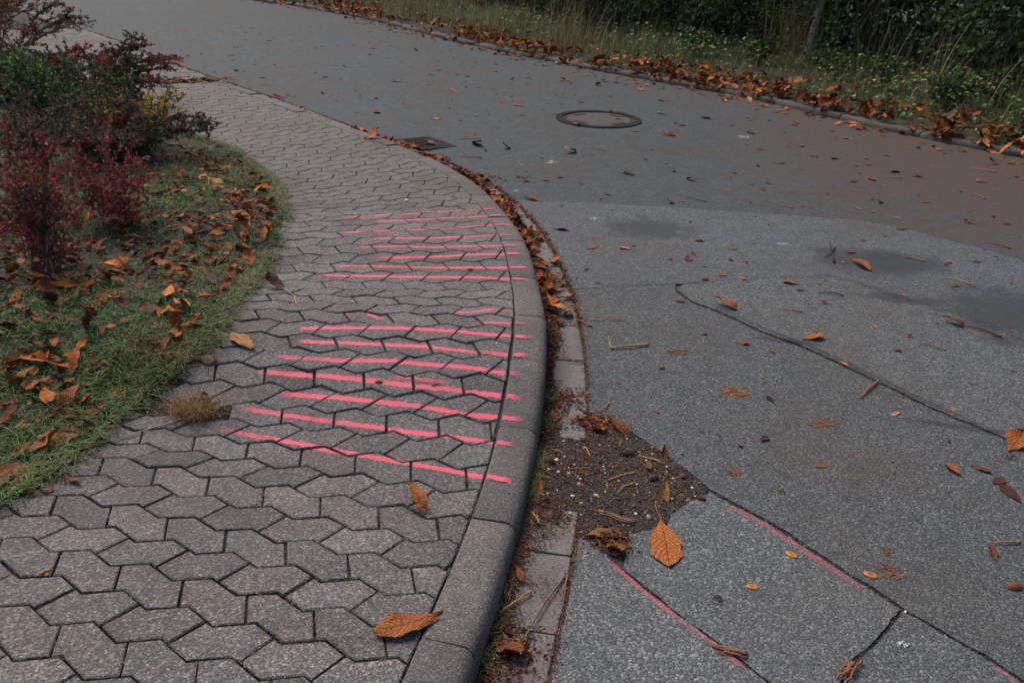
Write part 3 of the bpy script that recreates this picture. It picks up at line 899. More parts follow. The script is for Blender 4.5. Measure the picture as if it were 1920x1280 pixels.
def rand_dirs(n, r, zlo=-1, zhi=1):
    z = r.uniform(zlo, zhi, n); t = r.uniform(0, 2 * math.pi, n); q = np.sqrt(1 - z * z)
    return np.c_[q * np.cos(t), q * np.sin(t), z]


def leaf_cloud(P, D, size, cols, r, asp=.5, fold=.25, up=None):
    """One folded leaf (two triangles) at each point P growing along D."""
    n = len(P); size = np.broadcast_to(size, n)[:, None]
    D = D / (np.linalg.norm(D, axis=1)[:, None] + 1e-9)
    U = rand_dirs(n, r) if up is None else up + .5 * rand_dirs(n, r)
    X = np.cross(D, U); X /= np.linalg.norm(X, axis=1)[:, None] + 1e-9
    Z = np.cross(X, D)
    b = P; t = P + D * size; m = P + D * size * .5
    l = m - X * size * asp * .5 + Z * size * fold * asp; q = m + X * size * asp * .5 + Z * size * fold * asp
    V = np.stack([b, l, t, q], 1).reshape(-1, 3)
    i = np.arange(n)[:, None] * 4
    F = np.stack([i + [0, 2, 1], i + [0, 3, 2]], 1).reshape(-1, 3)
    return V, F, np.repeat(cols, 4, 0)


def blade_cloud(P, h, wd, lean, cols, r, bend=.5):
    n = len(P); az = r.uniform(0, 2 * math.pi, n); D = np.c_[np.cos(az), np.sin(az), np.zeros(n)]
    X = np.c_[-np.sin(az), np.cos(az), np.zeros(n)]
    h = np.broadcast_to(h, n)[:, None]; wd = np.broadcast_to(wd, n)[:, None]; lean = np.broadcast_to(lean, n)[:, None]
    m = P + D * h * lean * .35 + np.array([0, 0, 1.]) * h * .55
    t = P + D * h * lean * (1 + bend) + np.array([0, 0, 1.]) * h * (1 - bend * lean * .5)
    V = np.stack([P - X * wd, P + X * wd, m - X * wd * .8, m + X * wd * .8, t], 1).reshape(-1, 3)
    i = np.arange(n)[:, None] * 5
    F = np.stack([i + [0, 1, 3], i + [0, 3, 2], i + [2, 3, 4]], 1).reshape(-1, 3)
    return V, F, np.repeat(cols, 5, 0)


def pick(pal, n, r, var=.25):
    c = np.array([p[:3] for p in pal]); wt = np.array([p[3] for p in pal], float)
    k = r.choice(len(pal), n, p=wt / wt.sum())
    return np.clip(c[k] * (1 + r.normal(0, var, (n, 1))) + r.normal(0, .004, (n, 3)), .003, .9)


def join(parts):
    V, F, C, n = [], [], [], 0
    for v, f, c in parts: V.append(v); F.append(f + n); C.append(c); n += len(v)
    return np.vstack(V), np.vstack(F), np.vstack(C)


def cloud_obj(name, parts, mat, parent=None, smoothed=False):
    V, F, C = join(parts)
    return link(name, mesh(name, V, F, cols=C, smoothed=smoothed), mat, parent)


# ------------------------------------------------------------------ lawn grass, moss in the joints, gutter weeds
r = np.random.default_rng(31)
GREEN = [(.062, .155, .032, 5), (.10, .185, .042, 3), (.043, .115, .032, 4), (.14, .175, .05, 1.5)]
STRAW = [(.19, .14, .07, 3), (.13, .09, .045, 3), (.24, .19, .10, 1), (.09, .06, .03, 2)]
LAWN_PX = [(-60, 1000), (0, 945), (60, 915), (120, 870), (190, 803), (245, 765), (300, 715), (345, 690), (385, 640), (415, 600), (440, 560), (480, 520), (500, 490), (515, 460), (527, 420), (522, 380), (500, 335), (470, 310), (430, 280), (380, 262), (340, 248), (250, 200), (100, 60), (-60, 20)]


def lawn_points(n, edge=0.0):
    out = []
    while sum(map(len, out)) < n:
        s = r.uniform(-.6, 9, n); a = bed_w(s) + edge + r.uniform(0, 1, n) ** 1.2 * 4.2
        P = KC.pos(s, a); d = np.linalg.norm(P, axis=1)
        keep = (r.uniform(0, 1, n) < np.clip(3.2 / d, 0, 1) ** 1.3) & (P[:, 1] > .6) & (P[:, 0] / P[:, 1] > -.95)
        out.append(P[keep])
    P = np.vstack(out)[:n]
    return P


P = lawn_points(64000, .0)
patch = noise2(P[:, 0] * 2.2, P[:, 1] * 2.2, 61) + .25 * noise2(P[:, 0] * 9, P[:, 1] * 9, 62)
keep = r.uniform(0, 1, len(P)) < np.clip(.62 + 1.0 * patch, .06, 1)
P = P[keep]; patch = patch[keep]
P3 = np.c_[P, hl(P[:, 0], P[:, 1]) - .004]
dry = r.uniform(0, 1, len(P)) < np.clip(.24 - .5 * noise2(P[:, 0] * 3, P[:, 1] * 3, 63), .04, .85)
cols = np.where(dry[:, None], pick(STRAW, len(P), r), pick(GREEN, len(P), r))
hgt = r.uniform(.022, .06, len(P)) * (1 + .5 * np.clip(patch, -1, 1))
parts = [blade_cloud(P3, hgt, r.uniform(.0012, .0024, len(P)), r.uniform(.2, 1.3, len(P)), cols, r)]
# low broad weeds (clover, plantain) among the blades
Q = lawn_points(9000); Q = Q[noise2(Q[:, 0] * 3.1, Q[:, 1] * 3.1, 64) > .05]
Q3 = np.c_[Q, hl(Q[:, 0], Q[:, 1]) + r.uniform(.004, .03, len(Q))]
parts.append(leaf_cloud(Q3, rand_dirs(len(Q), r, -.1, .5), r.uniform(.012, .03, len(Q)), pick([(.045, .105, .04, 3), (.07, .125, .045, 2), (.035, .075, .04, 2)], len(Q), r), r, .8, .2, up=np.tile([0, 0, 1.], (len(Q), 1))))
n = 11000; s = r.uniform(-.5, 8.5, n); P = KC.pos(s, bed_w(s) + r.normal(.0, .030, n)); P = P[noise2(P[:, 0] * 4, P[:, 1] * 4, 66) > -.25]; n = len(P)
parts.append(blade_cloud(np.c_[P, hl(P[:, 0], P[:, 1]) - .004], r.uniform(.02, .065, n), .0018, r.uniform(.6, 1.6, n), np.where(r.uniform(0, 1, (n, 1)) < .45, pick(STRAW, n, r), pick(GREEN, n, r)), r))
tag(cloud_obj('lawn_grass', parts, M['blade']), kind='stuff')

parts = []
for (s0, s1, n) in ((.95, 1.75, 1500), (-.4, .25, 1100), (.3, .9, 300), (2.2, 3.0, 350)):
    s = r.uniform(s0, s1, n); a = -.162 - np.abs(r.normal(0, .014, n)); P = KC.pos(s, a)
    keep = noise2(P[:, 0] * 2, P[:, 1] * 7, 71) > -.1
    P = P[keep]; P3 = np.c_[P, hr(P[:, 0], P[:, 1]) - .012]
    parts.append(blade_cloud(P3, r.uniform(.012, .045, len(P)), .0014, r.uniform(.2, 1.2, len(P)), np.where(r.uniform(0, 1, (len(P), 1)) < .35, pick(STRAW, len(P), r), pick(GREEN, len(P), r)), r))
tag(cloud_obj('gutter_grass', parts, M['blade']), kind='stuff')

# moss and tiny grass in paving joints, by the kerb mostly
parts = []
for Q, sc, i in stones:
    c = Q.mean(0); s_, a_ = KC.sa(c); a_ = float(a_[0])
    d = np.linalg.norm(c)
    if c[1] < .9 or d > 8: continue
    wgt = (.9 if a_ < .45 else .22) * (1.2 if sc < .9 or 2.2 < sc < 4.5 else .35)
    for k in range(len(Q)):
        if r.uniform() > wgt * .55: continue
        p, q = Q[k], Q[(k + 1) % len(Q)]; ln = np.linalg.norm(q - p); n = int(ln * 500 * r.uniform(.3, 1))
        if n < 2: continue
        lo, hi = sorted(r.uniform(0, 1, 2)); t = r.uniform(lo, hi, n)[:, None]; P = p + (q - p) * t + r.normal(0, .0022, (n, 2))
        P3 = np.c_[P, hp(P[:, 0], P[:, 1]) - .012]
        parts.append(blade_cloud(P3, r.uniform(.009, .019, n), r.uniform(.001, .0022, n), r.uniform(.1, 1.2, n), pick([(.075, .075, .028, 3), (.05, .07, .022, 2), (.10, .08, .04, 2)], n, r), r))
tag(cloud_obj('joint_moss', parts, M['blade']), kind='stuff')

# crumbled leaves lying in the gutter
CRUMB = [(.24, .065, .017, 4), (.14, .042, .015, 4), (.34, .11, .028, 2), (.045, .022, .014, 4), (.28, .15, .07, .6)]
parts = []


MUSH = [(.13, .045, .018, 3), (.07, .03, .016, 5), (.22, .07, .02, 1.2), (.035, .02, .014, 4)]


def crumbs(P, hfun, size, pal=CRUMB, lift=.006, flat=.3):
    n = len(P); P3 = np.c_[P, hfun(P[:, 0], P[:, 1]) + r.uniform(0, lift, n)]
    D = rand_dirs(n, r, -flat, flat)
    return leaf_cloud(P3, D, size * r.uniform(.4, 1.5, n), pick(pal, n, r, .35), r, r.uniform(.25, .8), .3, up=np.tile([0, 0, 1.2], (n, 1)))


for (s0, s1, n, wdt, sz) in ((-1, .9, 7000, .036, .011), (.9, 1.4, 1300, .03, .011), (1.4, 2.5, 4200, .022, .012), (2.4, 4.8, 6500, .045, .022), (4.8, 6.8, 2600, .07, .032), (6.6, 16, 2200, .05, .035)):
    s = r.uniform(s0, s1, n); a = -.165 - np.abs(r.normal(0, wdt, n)) * (1 + .6 * np.sin(s * 9))
    parts.append(crumbs(KC.pos(s, a), hr, sz, CRUMB if s0 > 2.2 else MUSH))
    s = r.uniform(s0, s1, n // 6); parts.append(crumbs(KC.pos(s, -.345 + r.normal(0, .012, len(s))), hr, sz * .6))
for (u, v, n, sd, sz) in ((1058, 745, 260, .05, .016), (1140, 795, 260, .045, .018), (1030, 960, 200, .05, .016), (945, 1215, 420, .05, .018), (985, 1090, 160, .05, .012), (1150, 1020, 260, .04, .014), (1100, 790, 200, .03, .02), (1150, 860, 320, .14, .012), (1250, 900, 150, .07, .012), (1040, 880, 200, .06, .012)):
    c = hit(u, v, hr)[:2]; parts.append(crumbs(c + r.normal(0, sd, (n, 2)), hr, sz * .8, MUSH if v > 900 else CRUMB, lift=.012))
tag(cloud_obj('gutter_litter', parts, M['crumb']), kind='stuff')

# grit: fill of the gravel hole, gutter grit, dirt along seams
ICO = np.array([(0, 0, 1), (.89, 0, .45), (.28, .85, .45), (-.72, .53, .45), (-.72, -.53, .45), (.28, -.85, .45), (.72, .53, -.45), (-.28, .85, -.45), (-.89, 0, -.45), (-.28, -.85, -.45), (.72, -.53, -.45), (0, 0, -1)])
IF = np.array([(0, 1, 2), (0, 2, 3), (0, 3, 4), (0, 4, 5), (0, 5, 1), (1, 6, 2), (2, 7, 3), (3, 8, 4), (4, 9, 5), (5, 10, 1), (6, 7, 2), (7, 8, 3), (8, 9, 4), (9, 10, 5), (10, 6, 1), (11, 7, 6), (11, 8, 7), (11, 9, 8), (11, 10, 9), (11, 6, 10)])


def pebbles(P3, size, cols):
    n = len(P3); S = size[:, None, None] * r.uniform(.6, 1.2, (n, 1, 3)) * r.uniform(.75, 1.2, (n, 12, 1))
    t = r.uniform(0, 6.28, n); R = np.zeros((n, 3, 3)); R[:, 0, 0] = np.cos(t); R[:, 0, 1] = -np.sin(t); R[:, 1, 0] = np.sin(t); R[:, 1, 1] = np.cos(t); R[:, 2, 2] = .8
    V = np.einsum('nij,nkj->nki', R, ICO[None] * S) + P3[:, None]
    return V.reshape(-1, 3), (np.arange(n)[:, None, None] * 12 + IF[None]).reshape(-1, 3), np.repeat(cols, 12, 0)


GRIT = [(.06, .047, .04, 4), (.03, .026, .024, 5), (.12, .095, .08, 2), (.30, .26, .21, .8), (.10, .05, .03, 2.2), (.55, .52, .46, .3)]
hp_poly = np.array(hole); lo, hi = hp_poly.min(0), hp_poly.max(0)
P = r.uniform(lo, hi, (9000, 2)); P = P[inside(P, hp_poly)]
sz = np.exp(r.normal(math.log(.0026), .45, len(P)))
parts = [pebbles(np.c_[P, hole_h(P[:, 0], P[:, 1]) + sz * .3], sz, pick(GRIT, len(P), r, .3))]
for s0, s1, n in ((-1, 3, 900), (3, 6, 300)):
    s = r.uniform(s0, s1, n); P = KC.pos(s, np.where(r.uniform(0, 1, n) < .5, -.168 - np.abs(r.normal(0, .012, n)), -.346 + r.normal(0, .007, n)))
    sz = np.exp(r.normal(math.log(.0022), .4, n)); parts.append(pebbles(np.c_[P, hr(P[:, 0], P[:, 1]) - .006], sz, pick(GRIT, n, r, .3)))
for sm in (seam1, seam2, seam2, seam3, seam3, [(1686, 1142), (1656, 1184), (1636, 1208), (1599, 1238), (1576, 1282)]):
    Q = resample(np.array([hit(u, v, hr)[:2] for u, v in sm]), .004); n = len(Q)
    P = Q + r.normal(0, .004, Q.shape); sz = np.exp(r.normal(math.log(.0022), .4, n))
    parts.append(pebbles(np.c_[P, hr(P[:, 0], P[:, 1]) - .003 - r.uniform(0, .006, n)], sz, pick(GRIT, n, r, .3)))
bp = np.array(BROKEN); P = r.uniform(bp.min(0), bp.max(0), (2500, 2)); P = P[inside(P, bp)]; sz = np.exp(r.normal(math.log(.0026), .4, len(P)))
parts.append(pebbles(np.c_[P, hp(P[:, 0], P[:, 1]) - .008], sz, pick(GRIT, len(P), r, .3)))
n = 500; s = r.uniform(-.5, 5, n); a = r.uniform(-2.6, -.36, n); P = KC.pos(s, a); sz = np.exp(r.normal(math.log(.0016), .35, n))
parts.append(pebbles(np.c_[P, hr(P[:, 0], P[:, 1]) + sz * .5], sz, pick([(.3, .28, .25, 2), (.12, .06, .03, 2), (.06, .05, .05, 3), (.6, .58, .52, .4)], n, r)))
tag(cloud_obj('gravel', parts, M['stone']), kind='stuff')
WHITE = [(1043, 864, 11, 'largest white pebble in the gravel hole, beside a dark red stain'), (1076, 872, 8, 'white pebble right of the largest one near the kerb'), (1028, 881, 8, 'white pebble left below the largest one, at the kerb'), (1046, 886, 9, 'broken white pebble among the pale ones by the kerb'), (1088, 899, 6, 'small grey white pebble right of the cluster'), (1074, 931, 9, 'white pebble of the lower pair near the gutter stone'), (1091, 944, 7, 'cream pebble right of the lower pair'), (1095, 840, 6, 'white pebble under the curled leaf at the gutter stone'), (1190, 851, 5, 'small white pebble beside a dark disc in the hole'), (1212, 864, 6, 'pale pebble in the right half of the hole'), (1250, 885, 5, 'white chip near the right edge of the hole'), (1298, 915, 6, 'pale chip at the right tip of the hole'), (1262, 898, 7, 'cream nut shell bit at the right of the hole'), (1303, 931, 5, 'cream pebble at the edge of the asphalt corner'), (762, 377, 8, 'small white shell lying on the far paving'), (931, 645, 6, 'tiny white chip on the paving near the kerb')]
for u, v, L, lab in WHITE:
    h = hp if u < 940 else hole_h
    p = hit(u, v, h); sz = L / FPX * np.linalg.norm(p - CAM) * .5
    V = ICO * sz * r.uniform(.7, 1.2, (12, 1)) * [1, .8, .6]
    me = mesh('pebble', V, IF, cols=np.tile((.72, .69, .63) if 'cream' not in lab else (.62, .5, .32), (12, 1)), smoothed=False)
    o = tag(link('pebble', me, M['stone'], loc=(p[0], p[1], p[2] + sz * .45)), lab, 'pebble', 'pale pebbles')

# ------------------------------------------------------------------ leaves: a few shapes, shared meshes
FORMS = {'flat': [(.05, .10, .05, .42), (.12, -.12, .1, .5), (.02, .15, -.1, .46)],
         'curled': [(.30, .9, .3, .42), (.45, 1.3, -.3, .48), (.2, -1.0, .5, .40)],
         'folded': [(1.0, .35, .1, .5), (1.25, .15, -.2, .55), (.85, -.4, .4, .46)],
         'crumpled': [(.6, 1.1, 1.0, .55), (.9, -.8, -1.1, .5), (.4, 1.6, .8, .6)]}


def leaf_geo(fold, curl, twist, asp, seed, nx=5, ny=9, stalk=True, hole=False):
    q = np.random.default_rng(seed); V, UV, F = [], [], []
    ph = q.uniform(0, 6, 4)
    for j in range(ny):
        v = j / (ny - 1)
        wdt = asp * (math.sin(math.pi * min(1, v ** 1.45)) ** .8 * (1 - .15 * v) + .02) * .5 * (1 + .06 * math.sin(17 * v + ph[0])) * (1 + q.normal(0, .06))
        for i in range(nx):
            u = i / (nx - 1) * 2 - 1
            x = u * wdt; ang = fold * (.5 + .5 * v)
            z = abs(x) * math.sin(ang); x = x * math.cos(ang)
            z += .035 * math.sin(9 * v + ph[1] + 2.5 * u) * (abs(u) + .2) + .02 * math.sin(19 * v * (1 if u > 0 else 1.2) + ph[2]) * abs(u)
            tw = twist * (v - .5); x, z = x * math.cos(tw) - z * math.sin(tw), x * math.sin(tw) + z * math.cos(tw)
            # bend along the length
            if abs(curl) > 1e-3: R = 1 / curl; y = R * math.sin(v * curl); zz = R * (1 - math.cos(v * curl)); V.append((x, y - z * math.sin(v * curl), zz + z * math.cos(v * curl)))
            else: V.append((x, v, z))
            UV.append((i / (nx - 1), v))
    for j in range(ny - 1):
        for i in range(nx - 1):
            F.append([j * nx + i, j * nx + i + 1, (j + 1) * nx + i + 1, (j + 1) * nx + i])
    V = np.array(V)
    if stalk:
        p = np.array([(0, .06, .0), (.02, -.12, .012), (.05, -.30, .02), (.03, -.42, .03)]) * [q.choice([-1, 1]), 1, 1]
        tv, tf = tube(p, .010, .012, 4); k = len(V); V = np.vstack([V, tv]); F += [[a + k for a in f] for f in tf]; UV += [(.5, .5)] * len(tv)
    V[:, 1] -= .5 * V[:, 1].max()
    return V, F, UV


LEAF = {}
for fm, prs in FORMS.items():
    for vi, pr in enumerate(prs):
        for mt in ('orange', 'brown', 'dark', 'tan', 'yellow'):
            V, F, UV = leaf_geo(*pr, seed=100 + vi * 7 + len(fm), stalk=(vi == 1), nx=7, ny=13)
            V[:, 2] -= V[:, 2].min()
            me = mesh('fallen_leaf', V, F, uv=UV, smoothed=True); me.materials.append(M[mt]); LEAF[(fm, vi, mt)] = me
NAMES = {'orange': 'orange', 'brown': 'russet brown', 'dark': 'dark brown', 'tan': 'tan', 'yellow': 'yellow'}
rl = np.random.default_rng(55)
n_leaf = 0


def put_leaf(p, L, head, fm, mt, label, group, vi=None, pitch=None, roll=None, lift=.002):
    global n_leaf
    vi = int(rl.integers(0, 3)) if vi is None else vi
    o = bpy.data.objects.new('fallen_leaf', LEAF[(fm, vi, mt)]); col.objects.link(o)
    o.location = (p[0], p[1], p[2] + lift); o.scale = (L, L, L * (.5 if 'road' in group else .8))
    o.rotation_euler = (rl.normal(0, .10) if pitch is None else pitch, rl.normal(0, .10) if roll is None else roll, head)
    tag(o, label, 'leaf', group); n_leaf += 1
    return o


def seg_leaf(x0, y0, x1, y1, h, fm, mt, label, group, vi=None, k=1.0, **kw):
    a, b = hit(x0, y0, h), hit(x1, y1, h); d = b - a
    L = min(.24, max(.03, np.linalg.norm(d) * k)); m = (a + b) / 2
    return put_leaf([m[0], m[1], float(h(m[0], m[1]))], L, math.atan2(d[1], d[0]) - math.pi / 2, fm, mt, label, group, vi, **kw)


GR = 'fallen leaves on the road and gutter'; GP_ = 'fallen leaves on the paving'
HERO = [
    (1236, 966, 1257, 1080, hr, 'flat', 'orange', 'large veined orange leaf lying flat at the lower edge of the gravel hole', GR, 1, 1.0),
    (1243, 960, 1241, 905, hr, 'folded', 'tan', 'pale tan cupped leaf with its point up in the gravel hole', GR, 0, .75),
    (1195, 1000, 1088, 1006, hr, 'folded', 'tan', 'long tan curled leaf beside the big orange leaf at the gutter', GR, 1, .9),
    (1140, 1008, 1165, 1052, hr, 'crumpled', 'brown', 'crumpled brown leaf on the pink seam below the gravel hole', GR, 0, 1.0),
    (830, 1156, 698, 1194, hp, 'flat', 'orange', 'large orange leaf with a tail lying across paving and kerb joint', GP_, 2, 1.0),
    (762, 926, 799, 962, hp, 'crumpled', 'orange', 'small crinkled orange leaf on the paving below the nearest pink line', GP_, 1, 1.1),
    (474, 656, 438, 632, hp, 'flat', 'tan', 'tan teardrop leaf on the smooth paving near the bed edge', GP_, 2, 1.25),
    (540, 548, 496, 534, hp, 'curled', 'dark', 'dark curled leaf with a long pale stalk on the paving', GP_, 1, 1.0),
    (1250, 866, 1240, 836, hr, 'folded', 'brown', 'brown leaf tip standing up at the right edge of the gravel hole', GR, 1, .8),
    (1010, 955, 1005, 900, hr, 'folded', 'orange', 'upright orange leaf shred against the kerb face', GR, 0, .7),
    (1040, 795, 1043, 766, hr, 'flat', 'tan', 'small tan leaf on the mossy gutter above the hole', GR, 0, .9),
    (1085, 822, 1110, 832, hr, 'curled', 'dark', 'brown leaf curling over the end of the last gutter stone', GR, 2, 1.2),
    (1335, 566, 1382, 580, hr, 'crumpled', 'orange', 'spiky orange leaf where the asphalt seams meet', GR, 1, 1.1),
    (1596, 489, 1630, 508, hr, 'folded', 'orange', 'bright orange folded leaf by the dark oil stain', GR, 2, 1.1),
    (1760, 599, 1812, 614, hr, 'crumpled', 'brown', 'curled brown leaf with a long trailing stalk on the right asphalt', GR, 1, .9),
    (1492, 637, 1552, 633, hr, 'curled', 'orange', 'orange leaf lying along the middle asphalt seam', GR, 0, .8),
    (1880, 858, 1920, 818, hr, 'crumpled', 'orange', 'crinkled orange leaf where the seam leaves the right of the picture', GR, 2, .75),
    (1868, 1054, 1852, 1022, hr, 'folded', 'brown', 'small brown leaf with a sideways stalk on the right asphalt', GR, 1, 1.0),
    (1108, 792, 1130, 815, hr, 'crumpled', 'orange', 'orange leaf scrap at the top corner of the gravel hole', GR, 0, 1.2),
    (1138, 787, 1176, 812, hr, 'crumpled', 'brown', 'broken russet leaf lying over the upper rim of the gravel hole', GR, 1, 1.2),
    (928, 1196, 975, 1246, hr, 'crumpled', 'brown', 'big crumpled brown leaf in the gutter nearest the viewer', GR, 0, 1.2),
    (812, 224, 822, 223, hr, 'flat', 'yellow', 'small yellow leaf on the road left of the manhole', GR, 0, 2.2),
    (1263, 157, 1285, 156, hr, 'flat', 'yellow', 'yellow leaf lying by the far kerb', GR, 1, 1.3),
    (1050, 289, 1083, 284, hr, 'curled', 'tan', 'tan curled leaf on the road below the manhole', GR, 2, 1.0),
    (1160, 322, 1190, 329, hr, 'curled', 'orange', 'orange curled leaf further below the manhole', GR, 1, 1.0),
    (885, 264, 900, 277, hr, 'curled', 'orange', 'hooked orange leaf on the road right of the drain grate', GR, 0, 1.4),
    (1073, 237, 1090, 236, hr, 'curled', 'orange', 'orange leaf on the near rim of the manhole cover', GR, 2, 1.3),
    (1148, 223, 1163, 225, hr, 'curled', 'tan', 'tan leaf lying on the manhole infill', GR, 0, 1.3),
    (1135, 211, 1148, 211, hr, 'crumpled', 'dark', 'dark leaf on the far rim of the manhole cover', GR, 0, 1.4),
    (682, 262, 712, 257, hp, 'crumpled', 'orange', 'orange leaf on the kerb just before the drain grate', GP_, 0, 1.1),
    (338, 152, 372, 148, hp, 'flat', 'tan', 'tan leaf at the edge of the damp leaf patch on the paving', GP_, 1, 1.2),
    (790, 270, 818, 273, hr, 'crumpled', 'orange', 'orange leaf lying on the drain grate', GR, 1, 1.0),
]
for x0, y0, x1, y1, h, fm, mt, lab, gp_, vi, k in HERO:
    lf = dict(pitch=.5, roll=.2, lift=.01) if 'upright' in lab or 'standing' in lab or 'point up' in lab else dict(pitch=0, roll=0, lift=.003)
    if h is hr and inside([hit((x0 + x1) / 2, (y0 + y1) / 2, hr)[:2]], np.array(hole))[0]: lf['lift'] = lf['lift'] - .012
    seg_leaf(x0, y0, x1, y1, h, fm, mt, lab, gp_, vi, k, **lf)

ROAD = [(838, 135, 11), (694, 103, 13), (676, 180, 12), (705, 211, 28), (863, 227, 12), (875, 144, 22), (742, 153, 24), (850, 170, 26), (872, 164, 10), (951, 279, 34), (986, 340, 32), (1021, 338, 26), (998, 375, 34), (1124, 373, 18), (1258, 381, 26), (1013, 296, 14), (1240, 213, 26), (1258, 254, 38), (1191, 247, 18), (936, 92, 24), (875, 79, 30), (823, 67, 20), (884, 94, 22), (670, 44, 12), (729, 52, 14), (971, 198, 20), (944, 192, 22), (993, 148, 16), (855, 70, 18), (1025, 111, 16), (1325, 223, 28), (1359, 184, 34), (1315, 176, 22), (1426, 280, 16), (1408, 250, 22), (1566, 297, 30), (1681, 322, 38), (1718, 331, 20), (1633, 336, 26), (1502, 274, 18), (1461, 307, 22), (1297, 339, 30), (1502, 388, 15), (1552, 364, 14), (1650, 380, 20), (1629, 310, 16), (1901, 307, 24), (1864, 307, 28), (1817, 418, 22), (1885, 420, 20), (1737, 380, 15), (1908, 332, 20), (1838, 341, 24), (1760, 282, 18), (1730, 269, 16), (1508, 205, 20), (260, 96, 15), (275, 102, 15), (527, 183, 24), (574, 221, 26), (437, 157, 10), (605, 176, 11), (480, 123, 9), (440, 89, 10), (593, 91, 12), (628, 123, 10), (540, 178, 12), (1099, 505, 22), (1111, 465, 24), (1052, 430, 44), (1275, 565, 28), (1318, 452, 14), (1374, 467, 18), (1355, 516, 20), (910, 283, 16), (800, 250, 11), (1090, 345, 14), (1420, 205, 14), (1280, 235, 20), (1350, 140, 9), (1200, 170, 20), (1120, 160, 18), (1060, 152, 18), (1155, 135, 26), (1235, 128, 20), (1240, 190, 18), (1002, 120, 16), (1490, 235, 16), (1590, 260, 22), (1663, 292, 16), (1210, 300, 12), (960, 150, 14), (890, 118, 15), (780, 95, 14), (930, 135, 15), (1620, 450, 18), (1690, 430, 22), (1350, 360, 13), (1440, 345, 14)]
for u, v, L in ROAD:
    p = hit(u, v, hr); dist = np.linalg.norm(p - CAM)
    s_, a_ = KC.sa(p); a_ = float(a_[0]); sb_, b_ = FC.sa(p); b_ = float(b_[0])
    size = min(.22, max(.05, L / FPX * dist * rl.uniform(.85, 1.1)))
    fm = str(rl.choice(['flat', 'flat', 'curled', 'folded', 'crumpled'])); mt = str(rl.choice(['orange', 'brown', 'brown', 'dark', 'tan'], p=[.36, .3, .14, .12, .08]))
    dm = np.linalg.norm(p[:2] - mc[:2])
    if dm < 1.3: wh = 'on the road close to the manhole'
    elif b_ > -.5: wh = 'lying in the far gutter'
    elif b_ > -1.6: wh = 'on the road short of the far kerb'
    elif a_ > -.36: wh = 'lying in the near gutter or on its kerb'
    elif inside([p[:2]], np.array(slabs[5][0]))[0]: wh = 'on the darker patched strip of road'
    elif any(inside([p[:2]], np.array(sl_[0]))[0] for sl_ in slabs[:5]): wh = 'on the coarse grey asphalt'
    elif p[0] < -1.5: wh = 'on the far stretch of smooth road'
    elif p[0] < 1.2: wh = 'on the smooth road in the middle'
    else: wh = 'on the smooth road to the right'
    put_leaf(p, size, rl.uniform(0, 6.28) if rl.uniform() < .4 else rl.normal(math.pi / 2, .35), fm, mt, f'{NAMES[mt]} {fm} leaf {wh}', GR)

for s, a, L in [(2.55, -.19, .12), (2.75, -.23, .10), (2.95, -.2, .12), (3.1, -.22, .14), (3.3, -.19, .13), (3.42, -.24, .11), (3.6, -.2, .13), (3.75, -.24, .14), (3.95, -.21, .14), (4.1, -.25, .13), (4.3, -.2, .14), (4.5, -.25, .15), (4.7, -.22, .15), (4.9, -.25, .15), (5.1, -.22, .16), (5.3, -.26, .16), (5.5, -.22, .15), (5.7, -.3, .17), (5.9, -.24, .17), (6.1, -.28, .16), (6.3, -.25, .15), (6.5, -.2, .15), (.55, -.19, .07), (-.05, -.2, .12)]:
    p = KC.pos(s, a); fm = str(rl.choice(['curled', 'folded', 'crumpled'])); mt = str(rl.choice(['orange', 'brown']))
    put_leaf([p[0], p[1], hr(*p)], L, rl.uniform(0, 6.28), fm, mt, f'{NAMES[mt]} {fm} leaf wedged in the litter along the near kerb', GR, lift=.008)

GL = 'fallen leaves on the lawn'
BASES = [hit(92, 508, hl), hit(214, 425, hl)]
ZONES = [([(0, 480), (130, 500), (215, 440), (330, 430), (300, 520), (160, 560), (0, 600)], 38), ([(300, 400), (400, 350), (520, 400), (500, 470), (420, 560), (330, 480)], 30), ([(330, 260), (470, 310), (515, 380), (430, 390), (310, 330)], 13), ([(0, 600), (160, 560), (420, 560), (385, 640), (330, 690), (150, 700), (0, 720)], 34), ([(0, 720), (300, 690), (240, 760), (110, 860), (0, 910)], 22), ([(0, 200), (60, 300), (60, 420), (0, 460)], 6)]
for poly, n in ZONES:
    poly = np.array(poly, float); k = 0
    while k < n:
        u, v = rl.uniform(poly.min(0), poly.max(0))
        if not inside([(u, v)], poly)[0]: continue
        p = hit(u, v, hl); s_, a_ = KC.sa(p)
        if float(a_[0]) < bed_w(float(s_[0])) - .02: continue
        k += 1
        e = float(a_[0]) - float(bed_w(float(s_[0])))
        fm = str(rl.choice(['flat', 'curled', 'folded', 'crumpled'], p=[.26, .3, .24, .2])); mt = str(rl.choice(['orange', 'brown', 'dark', 'tan', 'yellow'], p=[.44, .36, .10, .08, .02]))
        db = [np.linalg.norm(p[:2] - b[:2]) for b in BASES]
        wh = 'under the tall red shrub' if db[0] < .6 else 'under the second red shrub' if db[1] < .6 else 'on the lawn right by the paving' if e < .3 else 'on the open lawn in front of the shrubs' if p[1] < 3.8 else 'on the lawn beside the dark spreading shrubs'
        put_leaf(p, rl.uniform(.06, .14), rl.uniform(0, 6.28), fm, mt, f'{NAMES[mt]} {fm} leaf {wh}', GL, pitch=rl.normal(0, .22), roll=rl.normal(0, .22), lift=rl.uniform(.008, .03))

